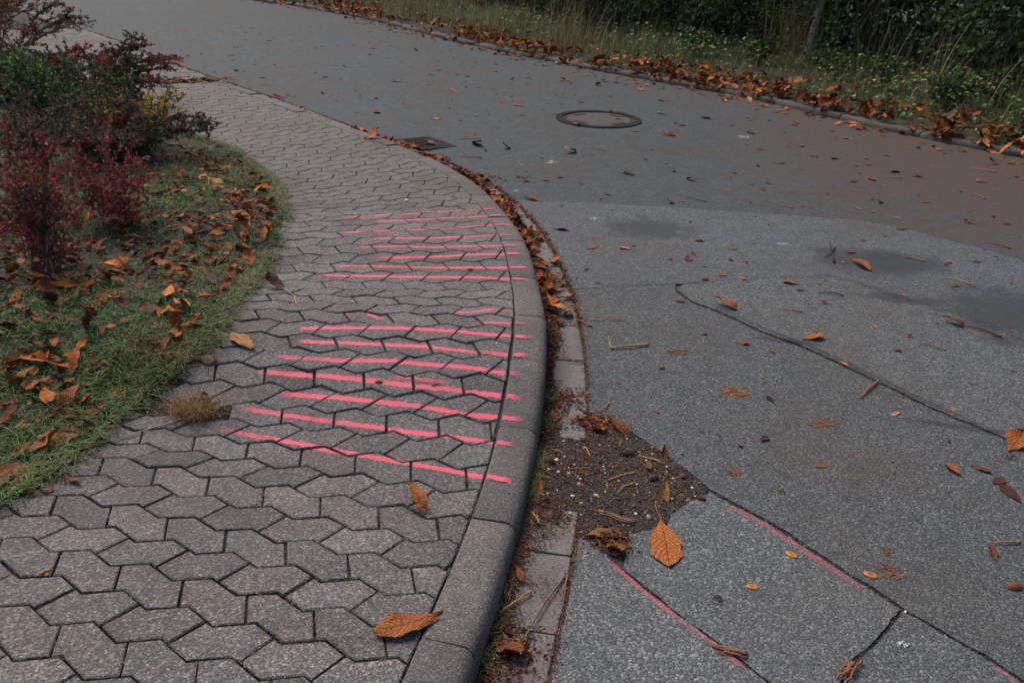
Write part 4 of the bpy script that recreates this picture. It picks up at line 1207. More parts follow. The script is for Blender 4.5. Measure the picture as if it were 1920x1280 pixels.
GV = 'fallen leaves on the far verge'
nv = 300 - n_leaf
for k in range(nv):
    s = -1.5 + 10.5 * rl.uniform() ** 1.5; b = .16 + abs(rl.normal(0, .38)); p = FC.pos(s, b)
    fm = str(rl.choice(['flat', 'curled', 'folded', 'crumpled'])); mt = str(rl.choice(['orange', 'brown', 'tan', 'yellow'], p=[.55, .36, .06, .03]))
    wh = 'in the drift along the far kerb' if b < .45 else 'among the weeds behind the far kerb'
    put_leaf([p[0], p[1], hv(*p)], rl.uniform(.12, .22), rl.uniform(0, 6.28), fm, mt, f'{NAMES[mt]} {fm} leaf {wh}', GV, pitch=rl.normal(0, .4), roll=rl.normal(0, .4), lift=rl.uniform(.01, .06))

# all further leaves, past the three hundred
LP = [(.22, .07, .02, 5), (.14, .045, .018, 4), (.30, .11, .03, 2.5), (.07, .03, .016, 2), (.38, .22, .05, .4)]
PROTO = []
for k in range(10):
    V, F, UV = leaf_geo(*[(.3, .9, .3, .45), (.9, .4, .2, .5), (.6, 1.2, .9, .55), (.1, .15, .1, .46), (.8, -.7, -.9, .55)][k % 5], seed=800 + k, nx=3, ny=6, stalk=False)
    V[:, 2] -= V[:, 2].min(); PROTO.append((V, np.array(F)))


def litter(P3, L, tilt_, zs=.8, pal=LP):
    out = []
    k = r.integers(0, len(PROTO), len(P3))
    for i in range(len(PROTO)):
        m = np.nonzero(k == i)[0]
        if not len(m): continue
        V, F = PROTO[i]; n = len(m)
        a, b, c = r.uniform(0, 6.28, n), r.normal(0, tilt_, n), r.normal(0, tilt_, n)
        ca, sa_, cb, sb_, cc, sc_ = np.cos(a), np.sin(a), np.cos(b), np.sin(b), np.cos(c), np.sin(c)
        o = np.zeros(n); e = np.ones(n)
        Rz = np.array([[ca, -sa_, o], [sa_, ca, o], [o, o, e]]).transpose(2, 0, 1); Rx = np.array([[e, o, o], [o, cb, -sb_], [o, sb_, cb]]).transpose(2, 0, 1); Ry = np.array([[cc, o, sc_], [o, e, o], [-sc_, o, cc]]).transpose(2, 0, 1)
        W_ = np.einsum('nij,kj->nki', Rz @ Rx @ Ry, V * [1, 1, zs]) * L[m][:, None, None] + P3[m][:, None]
        Q = (np.arange(n)[:, None, None] * len(V) + F[None]).reshape(-1, 4)
        T = np.vstack([Q[:, :3], Q[:, [0, 2, 3]]])
        out.append((W_.reshape(-1, 3), T, np.repeat(pick(pal, n, r, .3), len(V), 0) * r.uniform(.8, 1.15, (n * len(V), 1))))
    return out


n = 2600; s = -3 + 30 * r.uniform(0, 1, n) ** 1.6; b = .05 + np.abs(r.normal(0, .34, n)) + .5 * (r.uniform(0, 1, n) < .25); P = FC.pos(s, b); keep = noise2(P[:, 0] * 2.4, P[:, 1] * 2.4, 95) > -.14 - .1 * (P[:, 0] > 3); P = P[keep]; n = len(P)
VP = [(0.308, 0.0842, 0.021, 5), (0.211, 0.0583, 0.0194, 5), (0.438, 0.145, 0.0324, 2), (0.105, 0.0421, 0.021, 2.5), (0.551, 0.308, 0.0648, 0.3)]
parts = litter(np.c_[P, hv(P[:, 0], P[:, 1]) + r.uniform(.0, .09, n)], r.uniform(.10, .22, n), .4, pal=VP)
n = 420; s = r.uniform(-3, 28, n); P = FC.pos(s, -np.abs(r.normal(0, .22, n)) - .02)
parts += litter(np.c_[P, hr(P[:, 0], P[:, 1]) + .003], r.uniform(.06, .17, n), .1, .5, VP)
P = lawn_points(2300, .03); P = P[(noise2(P[:, 0] * 1.6, P[:, 1] * 1.6, 90) > -.22)]; n = len(P)
parts += litter(np.c_[P, hl(P[:, 0], P[:, 1]) + r.uniform(.0, .022, n)], np.exp(r.normal(math.log(.072), .38, n)).clip(.02, .14), .22, .7, [(.27, .075, .018, 4), (.16, .048, .016, 4), (.38, .13, .028, 2), (.075, .03, .016, 2)])
n = 260; s = r.uniform(-.3, 8, n); P = KC.pos(s, bed_w(s) + r.normal(.03, .06, n)); P = P[noise2(P[:, 0] * 4, P[:, 1] * 4, 97) > -.15]; n = len(P)
parts += litter(np.c_[P, hl(P[:, 0], P[:, 1]) + .006], r.uniform(.015, .07, n), .2, .6, [(.20, .055, .015, 4), (.12, .036, .013, 4), (.3, .10, .022, 2)])
n = 900; s = -3 + 30 * r.uniform(0, 1, n) ** 1.5; P = FC.pos(s, r.uniform(-.06, .16, n)); P = P[noise2(P[:, 0] * 1.7, P[:, 1] * 1.7, 98) > -.05]; n = len(P)
parts += litter(np.c_[P, hv(P[:, 0], P[:, 1]) - .02 + r.uniform(0, .02, n)], r.uniform(.06, .18, n), .35, .7, VP)
n = 230; s = r.uniform(2.5, 7, n); P = KC.pos(s, -.17 - np.abs(r.normal(0, .06, n)))
parts += litter(np.c_[P, hr(P[:, 0], P[:, 1]) + r.uniform(0, .02, n)], r.uniform(.04, .13, n), .3, .7, VP)
n = 90; s = r.uniform(7, 18, n); P = KC.pos(s, -.2 - np.abs(r.normal(0, .08, n)))
parts += litter(np.c_[P, hr(P[:, 0], P[:, 1]) + .004], r.uniform(.05, .14, n), .2, .6, VP)
n = 1600; s = r.uniform(1.2, 16, n); a = -5.4 + 4.9 * r.uniform(0, 1, n) ** 1.6; P = KC.pos(s, a)
parts += litter(np.c_[P, hr(P[:, 0], P[:, 1]) + .001], np.exp(r.normal(math.log(.038), .5, n)).clip(.012, .13), .04, .3, [(.16, .048, .018, 4), (.08, .03, .018, 4), (.3, .12, .05, 1)])
tag(cloud_obj('leaf_litter', parts, M['crumb']), kind='stuff')

# damp leaf patch at the far kerb of the paving
c = hit(330, 152, hp)[:2]; n = 260
P = c + r.normal(0, 1, (n, 2)) @ np.array([[.26, .12], [.05, .16]])
tag(cloud_obj('damp_leaf_litter', [leaf_cloud(np.c_[P, hp(P[:, 0], P[:, 1]) + .004], rand_dirs(n, r, -.08, .12), r.uniform(.04, .13, n), pick([(.10, .04, .025, 3), (.18, .08, .035, 3), (.05, .03, .03, 3)], n, r), r, .5, .2, up=np.tile([0, 0, 3.], (n, 1)))], M['crumb']), kind='stuff')

# rotted leaf prints, conkers, husks
def blob_sheet(u, v, w_, h_, label, colr, seed, hfun=hr, name='rotten_leaf', cat='rotten leaf'):
    q = np.random.default_rng(seed); c = hit(u, v, hfun); dist = np.linalg.norm(c - CAM); a = w_ / FPX * dist / 2
    e = hit(u, v + h_ / 2, hfun); e2 = hit(u, v - h_ / 2, hfun); bb = abs(e2[1] - e[1]) / 2
    n = 46; t = q.uniform(0, 6.283, n); rr = np.sqrt(q.uniform(0, 1, n)) * (1 + .25 * np.sin(2 * t + seed)); P = np.c_[c[0] + a * rr * np.cos(t), c[1] + bb * rr * np.sin(t)]
    V, F = [], []
    for k in range(n):
        m = 6; th = np.sort(q.uniform(0, 6.283, m)); ra = a * q.uniform(.10, .30) * q.uniform(.6, 1.2, m) * (1.2 - .6 * rr[k]); st = q.uniform(.5, 1)
        pts = P[k] + np.c_[ra * np.cos(th), ra * st * np.sin(th)]; z = q.uniform(.0006, .003)
        F.append(list(range(len(V), len(V) + m))); V += [(x, y, hfun(x, y) + z + q.uniform(0, .0012)) for x, y in pts]
    cc = np.repeat(np.tile(colr, (n, 1)) * q.uniform(.45, 1.35, (n, 1)), 6, 0)
    tag(link(name, mesh(name, V, F, cols=cc), M['crumb']), label, cat, 'rotted leaf remains on the asphalt' if cat == 'rotten leaf' else 'pale marks on the road')


for k, (u, v, w_, h_, lab) in enumerate([(1375, 886, 38, 28, 'reddish rotted leaf print between the gravel hole and the long seam'), (1373, 737, 66, 24, 'wide rotted orange leaf mat on the middle asphalt'), (1540, 795, 46, 13, 'narrow rotted leaf streak right of the middle of the asphalt'), (1672, 1072, 40, 40, 'ragged rotted leaf print near the conker halves'), (1665, 1035, 22, 26, 'upper scrap of the ragged leaf print near the conker halves'), (1895, 857, 26, 16, 'dark rotted lump at the right edge of the picture'), (1345, 1125, 24, 22, 'small dark rotted smear left of the lowest conker half'), (1465, 922, 18, 12, 'faint dark smear on the asphalt above the pink seam'), (1530, 634, 34, 10, 'small rotted streak by the middle seam'), (1270, 660, 40, 12, 'thin brown smear near the thick leaf stalk'), (1160, 720, 12, 6, 'tiny brown scrap right of the gutter stones')]):
    blob_sheet(u, v, w_, h_, lab, (.17, .06, .024) if 'dark' not in lab else (.06, .032, .022), 300 + k)


for k, (u, v, w_, h_, lab) in enumerate([(1032, 304, 22, 8, 'chalky white scratch on the smooth road above the patched strip'), (1396, 257, 24, 7, 'white bird dropping on the right of the smooth road'), (1467, 458, 22, 5, 'pale bluish spot on the patched strip'), (1113, 410, 18, 5, 'small white mark on the patched strip near the gutter'), (1692, 1208, 24, 10, 'pale husk scrap right of the short open crack'), (968, 358, 12, 5, 'tiny white fleck at the edge of the smooth road')]):
    blob_sheet(u, v, w_, h_, lab, (.42, .42, .42) if 'bluish' not in lab else (.30, .36, .40), 900 + k, name='white_mark', cat='white mark')


def husk(u, v, L, ang, colr, label, cut=True, hfun=hr):
    p = hit(u, v, hfun); rad = L / FPX * np.linalg.norm(p - CAM) / 2
    V, F = [], []; nr, na_ = 6, 14
    for i in range(nr):
        t = i / (nr - 1) * math.pi / 2
        for j in range(na_):
            f = j / na_ * 6.283; V.append((math.cos(t) * math.cos(f), .62 * math.cos(t) * math.sin(f) * (1 + .15 * math.cos(f)), .55 * math.sin(t)))
    for i in range(nr - 1):
        for j in range(na_): F.append([i * na_ + j, i * na_ + (j + 1) % na_, (i + 1) * na_ + (j + 1) % na_, (i + 1) * na_ + j])
    V = np.array(V)
    if cut: V[:, 2] -= .42 * np.exp(-((V[:, 0] / .55) ** 2 + (V[:, 1] / .3) ** 2)); V[:, 2] = np.maximum(V[:, 2], .04)
    cols = np.tile(colr, (len(V), 1)); 
    if cut: cols = cols * np.clip(.45 + 1.2 * np.hypot(V[:, 0], V[:, 1] / .62)[:, None] ** 2, .4, 1.15)
    o = link('conker_husk', mesh('conker_husk', V * rad, F, cols=cols, smoothed=True), M['crumb'], loc=(p[0], p[1], p[2] + .001)); o.rotation_euler = (0, 0, ang)
    tag(o, label, 'conker husk', 'conker husks on the asphalt')


husk(1484, 1041, 21, -.7, (.50, .19, .04), 'orange conker half just below the pink seam')
husk(1632, 1079, 24, -.5, (.42, .17, .05), 'hollow orange conker half above the pink seam')
husk(1410, 1101, 21, -.2, (.50, .20, .04), 'orange conker half nearest the viewer on the asphalt')
husk(1902, 1101, 28, .2, (.14, .05, .02), 'round brown conker shell at the right edge', False)
husk(1314, 935, 20, -.4, (.07, .025, .016), 'dark conker shell at the asphalt corner by the gravel hole', False)
husk(711, 717, 16, .2, (.14, .055, .025), 'brown conker scale lying on the fourth pink line', False, hp)
husk(816, 721, 17, .6, (.16, .09, .04), 'split nut shell on the paving between pink strokes', True, hp)
husk(882, 506, 12, .1, (.20, .06, .03), 'small red brown scale on the paving near the kerb', False, hp)
husk(1683, 658, 13, 0, (.12, .04, .022), 'small red brown scale on the right asphalt', False)
husk(1241, 691, 13, .4, (.13, .045, .022), 'small brown scale on the asphalt right of the gutter', False)
husk(1322, 525, 14, 0, (.11, .035, .022), 'small dark red scale by the upper seam', False)
husk(1310, 452, 16, 0, (.15, .05, .022), 'small red brown scale on the darker strip', False)
husk(1778, 493, 12, 0, (.30, .11, .035), 'small orange scale on the far side of the oil stain', False)
husk(1176, 851, 30, .1, (.035, .022, .017), 'dark flat disc in the middle of the gravel hole', False)
husk(1225, 897, 22, .5, (.045, .026, .019), 'dark husk in the lower half of the gravel hole', False)
husk(1281, 893, 18, .9, (.09, .04, .022), 'brown husk at the right of the gravel hole', False)
husk(1030, 866, 26, .2, (.05, .010, .012), 'dark red fruit stain beside the largest white pebble', False)

# ------------------------------------------------------------------ twigs and leaf stalks
TW = [([(1146, 655), (1180, 652), (1216, 648)], .0065, (.40, .23, .09), 'thick tan leaf stalk on the asphalt beside the gutter', hr), ([(1140, 632), (1143, 645), (1147, 655)], .004, (.3, .19, .09), 'frayed pale end piece beside the thick tan leaf stalk', hr), ([(1105, 600), (1135, 602), (1167, 601)], .0025, (.30, .19, .09), 'thin straw stalk on the asphalt above the thick tan stalk', hr), ([(1612, 748), (1626, 735), (1645, 717)], .006, (.22, .09, .04), 'short brown stick ending at the middle seam', hr), ([(1553, 462), (1557, 478), (1564, 494)], .006, (.04, .02, .018), 'dark forked twig standing by the oil stain', hr), ([(1545, 483), (1557, 478), (1566, 465)], .004, (.04, .02, .018), 'side branch of the dark forked twig', hr), ([(1810, 612), (1840, 620), (1878, 634)], .006, (.13, .055, .03), 'long brown stalk trailing from the curled leaf', hr), ([(1764, 524), (1790, 524), (1820, 535)], .004, (.36, .2, .09), 'pale curved stalk on the right asphalt', hr), ([(1688, 482), (1710, 485), (1735, 491)], .003, (.32, .17, .07), 'thin tan stalk right of the oil stain', hr), ([(1848, 455), (1870, 460), (1895, 467)], .005, (.17, .07, .035), 'brown stalk on the band at the right edge', hr), ([(1720, 643), (1745, 650), (1772, 658)], .0035, (.24, .11, .055), 'thin red brown stalk in the open right asphalt', hr), ([(1468, 581), (1485, 583), (1504, 586)], .003, (.2, .09, .05), 'thin brown stalk above the middle seam', hr), ([(1534, 550), (1560, 551), (1583, 556)], .004, (.06, .03, .026), 'dark twig under the upper seam', hr), ([(860, 262), (880, 261), (903, 262)], .004, (.3, .13, .05), 'brown stalk joined to the hooked leaf by the drain', hr), ([(1104, 279), (1118, 281), (1135, 283)], .003, (.2, .13, .09), 'thin brown stalk on the road under the manhole', hr), ([(1126, 286), (1135, 288), (1142, 289)], .003, (.26, .19, .13), 'second thin stalk on the road under the manhole', hr), ([(865, 295), (885, 296), (904, 297)], .006, (.30, .13, .05), 'curled stalk at the gutter below the drain', hr), ([(972, 308), (985, 312), (993, 313)], .003, (.34, .28, .24), 'pale thin stalk on the road by the white scratch', hr), ([(1654, 332), (1672, 334), (1692, 335)], .004, (.34, .2, .1), 'straw stalk on the right of the smooth road', hr), ([(1454, 386), (1470, 388), (1487, 391)], .0035, (.22, .12, .08), 'thin stalk just above the patched strip', hr), ([(1288, 371), (1300, 374), (1324, 380)], .004, (.14, .06, .04), 'dark red stalk at the edge of the patched strip', hr), ([(1820, 316), (1842, 320), (1868, 324)], .005, (.3, .18, .1), 'straw stalk near the right edge of the road', hr), ([(1818, 362), (1834, 368), (1848, 374)], .004, (.2, .11, .07), 'tan twig on the right edge of the smooth road', hr),
      ([(1080, 600), (1095, 608), (1108, 614)], .005, (.24, .12, .06), 'brown twig lying across the gutter edge', hr), ([(1055, 668), (1075, 680), (1100, 683)], .0035, (.13, .06, .035), 'dark twig along a gutter stone joint', hr), ([(1132, 903), (1160, 893), (1190, 884)], .0045, (.34, .19, .08), 'tan stalk in the middle of the gravel hole', hr), ([(1157, 922), (1170, 912), (1190, 903)], .0035, (.38, .18, .06), 'shorter orange stalk below the tan one in the hole', hr), ([(1198, 853), (1220, 860), (1247, 868)], .005, (.42, .2, .07), 'orange stalk under the upright leaf tip in the hole', hr), ([(1057, 879), (1085, 878), (1104, 875)], .0035, (.35, .16, .05), 'orange stalk by the white pebbles', hr), ([(1034, 839), (1045, 844), (1058, 849)], .003, (.42, .25, .13), 'pale stalk at the end of the gutter stones', hr), ([(1098, 833), (1102, 845), (1107, 856)], .004, (.4, .18, .06), 'orange stalk hanging from the curled leaf into the hole', hr), ([(1124, 955), (1150, 967), (1190, 979)], .006, (.22, .12, .07), 'bundle of brown stalks above the long curled leaf', hr), ([(1000, 963), (1007, 975), (1013, 985)], .004, (.28, .15, .08), 'frayed stalk at the kerb by the gutter stone', hr), ([(940, 1147), (968, 1130), (997, 1110)], .004, (.33, .18, .08), 'tan stalk lying across the gutter stone', hr), ([(962, 1240), (1010, 1150), (1060, 1080)], .004, (.16, .09, .06), 'long dark stalk along the gutter stones', hr), ([(1052, 1155), (1058, 1110), (1063, 1080)], .003, (.18, .1, .06), 'thin stalk at the outer edge of the gutter', hr),
      ([(1338, 1210), (1365, 1222), (1400, 1228)], .006, (.22, .11, .06), 'frayed brown stalk lying over the pink seam', hr), ([(1580, 1278), (1588, 1262), (1597, 1248)], .009, (.2, .08, .04), 'bundle of brown stalks stuck in the open crack', hr), ([(1862, 1020), (1885, 1020), (1912, 1018)], .004, (.3, .13, .05), 'thin stalk of the small brown leaf at the right', hr),
      ([(540, 548), (552, 558), (556, 574)], .003, (.45, .32, .14), 'pale curved stalk of the dark curled leaf', hp), ([(150, 841), (240, 820), (330, 792), (352, 784)], .003, (.42, .32, .2), 'long straight straw lying across the paving corner', hp), ([(66, 1083), (80, 1077), (95, 1070)], .004, (.42, .17, .05), 'short orange needle in a paving joint', hp), ([(0, 942), (60, 900), (95, 880)], .003, (.36, .22, .11), 'long straw along the lawn edge', hl), ([(1120, 775), (1135, 768), (1142, 756)], .004, (.25, .12, .05), 'twig at the top of the gravel hole', hr)]
for px, rad, colr, lab, h in TW:
    P = np.array([hit(u, v, h) for u, v in px]); q = np.linspace(0, 1, 9); t = np.linspace(0, 1, len(P))
    Q = np.stack([np.interp(q, t, P[:, k]) for k in range(3)], 1); Q = Q + rl.normal(0, rad * .35, Q.shape) * [1, 1, .4]
    inh = h is hr and inside([Q[4, :2]], np.array(hole))[0]
    Q[:, 2] += rad * 1.1 + (-.008 if inh else .001) + .004 * np.sin(q * 3.1)
    if 'standing' in lab: Q[:, 2] += np.linspace(.03, 0, 9)
    tv, tf = tube(Q, rad * .55, rad, 5)
    b = MB(); b.add(tv, tf)
    if 'bundle' in lab or 'frayed' in lab:
        for e in range(3):
            tv, tf = tube(Q + rl.normal(0, rad * 1.3, 3) * [1, 1, .3] + np.linspace(-1, 1, 9)[:, None] * rl.normal(0, rad * 1.5, 3) * [1, 1, 0], rad * .3, rad * .5, 4); b.add(tv, tf)
    o = b.build('leaf_stalk' if 'twig' not in lab and 'stick' not in lab else 'twig', None, smoothed=True)
    o.data.color_attributes.new('Col', 'FLOAT_COLOR', 'POINT'); c4 = np.ones((len(o.data.vertices), 4)); c4[:, :3] = np.array(colr) * rl.uniform(.75, 1.2, (len(c4), 1))
    o.data.color_attributes['Col'].data.foreach_set('color', c4.astype(np.float32).ravel()); o.data.materials.append(M['twig'])
    tag(o, lab, 'twig' if o.name.startswith('twig') else 'leaf stalk', 'twigs and leaf stalks on the ground')

# ------------------------------------------------------------------ shrubs, hedge, tall grass, post
def bez(a, b, c, n):
    t = np.linspace(0, 1, n)[:, None]; return (1 - t) ** 2 * a + 2 * t * (1 - t) * b + t * t * c


def shrub(name, label, cat, base, stems, pal, wood, leaf, per_m, twigs=10, twig_len=.16, r0=.007, group=None, asp=.55, drop=.0, seed=0, flatness=.0):
    """stems: list of (tip offset, control offset) from the base. Leaves sit along the twigs."""
    q = np.random.default_rng(seed); base = np.asarray(base, float)
    root = tag(empty(name, base), label, cat, group)
    b = MB(); PP, DD = [], []
    for tip, ctl in stems:
        o = np.r_[q.normal(0, .04, 2), -.02]
        L = bez(o, np.asarray(ctl, float), np.asarray(tip, float), 12); L[1:-1] += q.normal(0, .010, (10, 3))
        tv, tf = tube(L, r0, r0 * .3, 4); b.add(tv, tf, np.array(wood) * q.uniform(.7, 1.2))
        ln = np.linalg.norm(np.diff(L, axis=0), axis=1).sum()
        for k in range(int(twigs * ln) + 1):
            t = q.uniform(.12, 1); i = min(10, int(t * 11)); p = L[i] + (L[i + 1] - L[i]) * (t * 11 - i)
            d = L[i + 1] - L[i]; d /= np.linalg.norm(d) + 1e-9
            e = d * .6 + rand_dirs(1, q)[0] * .9; e[2] = e[2] * (1 - flatness) + .15; e /= np.linalg.norm(e)
            tl = twig_len * (1.15 - .7 * t) * q.uniform(.5, 1.3)
            T = np.array([p, p + e * tl * .5 + q.normal(0, .008, 3), p + e * tl + [0, 0, -drop * tl]])
            if tl > .03: tv, tf = tube(T, r0 * .35, r0 * .15, 3); b.add(tv, tf, np.array(wood) * q.uniform(.6, 1.1))
            n = max(2, int(per_m * tl)); f = q.uniform(.05, 1, n)[:, None]
            PP.append(T[0] + (T[2] - T[0]) * f + q.normal(0, leaf * .25, (n, 3))); DD.append(e + rand_dirs(n, q) * .9)
        n = int(per_m * ln * .5); f = q.uniform(.25, 1, n) * 11; i = np.minimum(10, f.astype(int)); PP.append(L[i] + (L[i + 1] - L[i]) * (f - i)[:, None]); DD.append(rand_dirs(n, q))
    b.build('stems', M['twig'], root)
    P = np.vstack(PP); D = np.vstack(DD); n = len(P)
    # clumps of the shrub turn colour together
    k = noise2(P[:, 0] * 5 + base[0], P[:, 1] * 5 + P[:, 2] * 6 + base[1], seed + 9)
    pa = np.array([x[:3] for x in pal]); w_ = np.array([x[3] for x in pal], float); order = np.cumsum(w_) / w_.sum()
    z = np.argsort(np.argsort(k + q.normal(0, .35, n))) / n; ci = np.searchsorted(order, z).clip(0, len(pal) - 1)
    cols = np.clip(pa[ci] * (1 + q.normal(0, .28, (n, 1))), .004, .9)
    V, F, C = leaf_cloud(P, D, leaf * q.uniform(.6, 1.35, n), cols, q, asp, .25)
    link('foliage', mesh('foliage', V, F, cols=C), M['green'], root)
    return root


def fan(n, H, R, seed, up=.8, az=None, spread=3.14, hvar=.25):
    q = np.random.default_rng(seed); out = []
    for k in range(n):
        a = (q.uniform(-math.pi, math.pi) if az is None else az + q.uniform(-spread, spread)); rr = R * q.uniform(.25, 1) ** .7; h = H * (1 - hvar * q.uniform(0, 1)) * (1.05 - .45 * (rr / R) ** 2)
        t = np.array([math.cos(a) * rr, math.sin(a) * rr, h]); out.append((t, np.array([t[0] * .35, t[1] * .35, h * up])))
    return out


def height_at(base, u, v):        # height of a pixel's ray above a base at the base's distance
    dep = (np.asarray(base) - CAM) @ FWD
    return at_depth(u, v, dep)[2] - base[2]


RED = [(0.117, 0.0625, 0.0438, 3), (0.173, 0.0469, 0.0406, 4), (0.296, 0.0531, 0.0531, 2.6), (0.531, 0.0625, 0.0703, 0.9), (0.117, 0.133, 0.0469, 1.2)]
DARKRED = [(0.0656, 0.075, 0.0406, 3.5), (0.109, 0.0656, 0.0422, 3), (0.188, 0.0469, 0.0406, 2), (0.086, 0.109, 0.0469, 2), (0.531, 0.039, 0.039, 0.6)]
b1 = hit(92, 508, hl); h1 = height_at(b1, 88, 165)
shrub('barberry_shrub', 'tall spindly red barberry shrub standing alone at the left of the lawn', 'shrub', b1, [(np.array([.02, .0, h1]), np.array([0, .02, h1 * .5])), (np.array([-.10, .03, h1 * .93]), np.array([-.03, .02, h1 * .5])), (np.array([.12, -.04, h1 * .88]), np.array([.05, .0, h1 * .5]))] + fan(12, h1 * .92, .24, 1, .85) + fan(6, h1 * .5, .34, 2, .6), RED, (.17, .13, .10), .023, 165, 15, .15, .006, 'autumn shrubs in the bed', seed=3)
b2 = hit(212, 425, hl); h2 = height_at(b2, 235, 235)
shrub('barberry_shrub', 'second red barberry shrub with bright crimson leaves, nearer the paving', 'shrub', b2, [(np.array([.05, .0, h2 * 1.05]), np.array([0, .02, h2 * .5])), (np.array([.2, -.04, h2 * .95]), np.array([.08, .0, h2 * .6]))] + fan(11, h2, .30, 4, .8) + fan(7, h2 * .6, .38, 5, .5), RED[1:], (.17, .13, .10), .024, 165, 14, .16, .006, 'autumn shrubs in the bed', seed=6)
b0 = hit(20, 430, hl)
shrub('barberry_shrub', 'low brownish red barberry shrub at the left edge of the picture', 'shrub', b0, fan(9, .55, .45, 7, .6), [(.06, .03, .02, 3), (.10, .025, .025, 3), (.04, .045, .02, 2)], (.14, .10, .08), .016, 210, 13, .16, .006, 'autumn shrubs in the bed', seed=8)
b3 = hit(255, 330, hl)
shrub('cotoneaster_shrub', 'dark spreading cotoneaster with long arching twigs reaching over the paving', 'shrub', b3 + [-.30, .35, 0], fan(34, .46, .80, 9, 1.15, hvar=.5), DARKRED, (.06, .042, .032), .022, 380, 15, .18, .007, 'autumn shrubs in the bed', flatness=.5, seed=10)
b4 = hit(235, 285, hl)
shrub('yellow_shrub', 'low shrub with bright yellow leaves in front of the dark cotoneaster', 'shrub', b4 + [.1, .15, 0], fan(16, .48, .5, 11, .8), [(0.075, 0.0875, 0.0312, 3.5), (0.275, 0.2, 0.0312, 2), (0.688, 0.45, 0.0312, 3), (0.15, 0.112, 0.0375, 2)], (.07, .05, .035), .019, 260, 13, .15, .006, 'autumn shrubs in the bed', seed=12)
b5 = hit(330, 268, hl)
shrub('cotoneaster_shrub', 'dark green cotoneaster at the paving edge below the yellow shrub', 'shrub', b5 + [-.62, .05, 0], fan(26, .40, .50, 13, 1.0, hvar=.4), [(0.0425, 0.0688, 0.0325, 5), (0.0688, 0.0875, 0.0375, 3), (0.15, 0.05, 0.0325, 1)], (.06, .042, .032), .021, 380, 15, .16, .006, 'autumn shrubs in the bed', flatness=.4, seed=14)
b6 = hit(90, 235, hl)
shrub('privet_shrub', 'leafy green shrub standing behind the red barberry', 'shrub', b6, fan(20, height_at(b6, 80, 70), .75, 15, .85), [(0.0562, 0.0975, 0.0425, 5), (0.0938, 0.163, 0.0525, 3), (0.175, 0.275, 0.0625, 1.8), (0.0562, 0.0562, 0.035, 2)], (.06, .045, .035), .03, 150, 13, .22, .008, 'autumn shrubs in the bed', seed=16)
b7 = hit(20, 190, hl)
shrub('cotoneaster_shrub', 'tall brownish cotoneaster at the top left corner with upswept tips', 'shrub', b7, fan(22, height_at(b7, 20, 60), .95, 17, .9) + [(np.array([.55, .2, height_at(b7, 55, 0)]), np.array([.2, .1, .9])), (np.array([.75, .25, height_at(b7, 60, 25)]), np.array([.2, .1, .8]))], [(0.1, 0.0688, 0.04, 4), (0.0625, 0.075, 0.0325, 3), (0.213, 0.0875, 0.0438, 2), (0.4, 0.0562, 0.0375, 0.8), (0.325, 0.188, 0.0438, 1)], (.07, .048, .036), .024, 330, 14, .2, .008, 'autumn shrubs in the bed', seed=18)
b8 = hit(190, 215, hl)
shrub('cotoneaster_shrub', 'red berried cotoneaster behind the yellow shrub with fishbone twigs', 'shrub', b8 + [-.2, .45, 0], fan(34, .62, .95, 19, 1.1, hvar=.5), [(0.0562, 0.0625, 0.0325, 4), (0.112, 0.0562, 0.0325, 3), (0.25, 0.0375, 0.0325, 2), (0.525, 0.025, 0.025, 0.9)], (.06, .042, .032), .022, 360, 15, .18, .007, 'autumn shrubs in the bed', flatness=.5, seed=20)
b9 = hit(60, 330, hl)
shrub('privet_shrub', 'low tangled green shrub behind the tall red barberry at the left', 'shrub', b9, fan(14, .5, .6, 21, .8), [(0.0438, 0.0625, 0.0275, 4), (0.075, 0.0938, 0.0375, 2), (0.075, 0.05, 0.0312, 2)], (.06, .045, .035), .024, 150, 12, .17, .006, 'autumn shrubs in the bed', seed=22)
for k, (dx, dy, H_, R_, sd) in enumerate([(-5.6, 9.2, 1.0, 1.1, 41), (-7.0, 11.2, 1.0, 1.2, 42), (-5.8, 7.0, .9, 1.1, 43), (-8.6, 13.4, 1.0, 1.2, 44), (-4.6, 5.6, .7, .9, 45)]):
    p = np.array([dx, dy, hl(dx, dy)])
    shrub('cotoneaster_shrub', ['brown shrub behind the bed beyond the green one', 'shrub at the far end of the bed by the paving', 'shrub behind the low barberry, cut by the left edge', 'farthest shrub of the bed along the paving', 'shrub at the left edge behind the tangled green one'][k], 'shrub', p, fan(22, H_, R_, sd, .9), DARKRED, (.05, .035, .028), .024, 190, 11, .22, .008, 'autumn shrubs in the bed', seed=sd)


def grass_clump(name, label, base, n, H, spread, pal, seed, group, wd=.004, lean=.35, cat='grass clump'):
    q = np.random.default_rng(seed); P = np.c_[q.normal(0, spread, (n, 2)), np.zeros(n)]
    V, F, C = [], [], []; k = 0
    for i in range(n):
        h = H * q.uniform(.45, 1.1); az = q.uniform(0, 6.28); l = lean * q.uniform(.1, 1.3); d = np.array([math.cos(az), math.sin(az), 0]); x = np.array([-d[1], d[0], 0]) * wd * q.uniform(.5, 1.2)
        t = np.linspace(0, 1, 5)[:, None]
        c = P[i] + d * l * h * t ** 1.8 + np.array([0, 0, 1.]) * h * t * (1 - .25 * l * t); c[0, 2] = -.03
        wv = (1 - .85 * t)
        v = np.stack([c - x * wv, c + x * wv], 1).reshape(-1, 3); V.append(v)
        F += [[k + 2 * j, k + 2 * j + 1, k + 2 * j + 3, k + 2 * j + 2] for j in range(4)]; k += 10
        C.append(np.tile(pick(pal, 1, q)[0], (10, 1)))
    o = link(name, mesh(name, np.vstack(V), F, cols=np.vstack(C)), M['blade'], loc=tuple(base)); tag(o, label, cat, group)
    return o


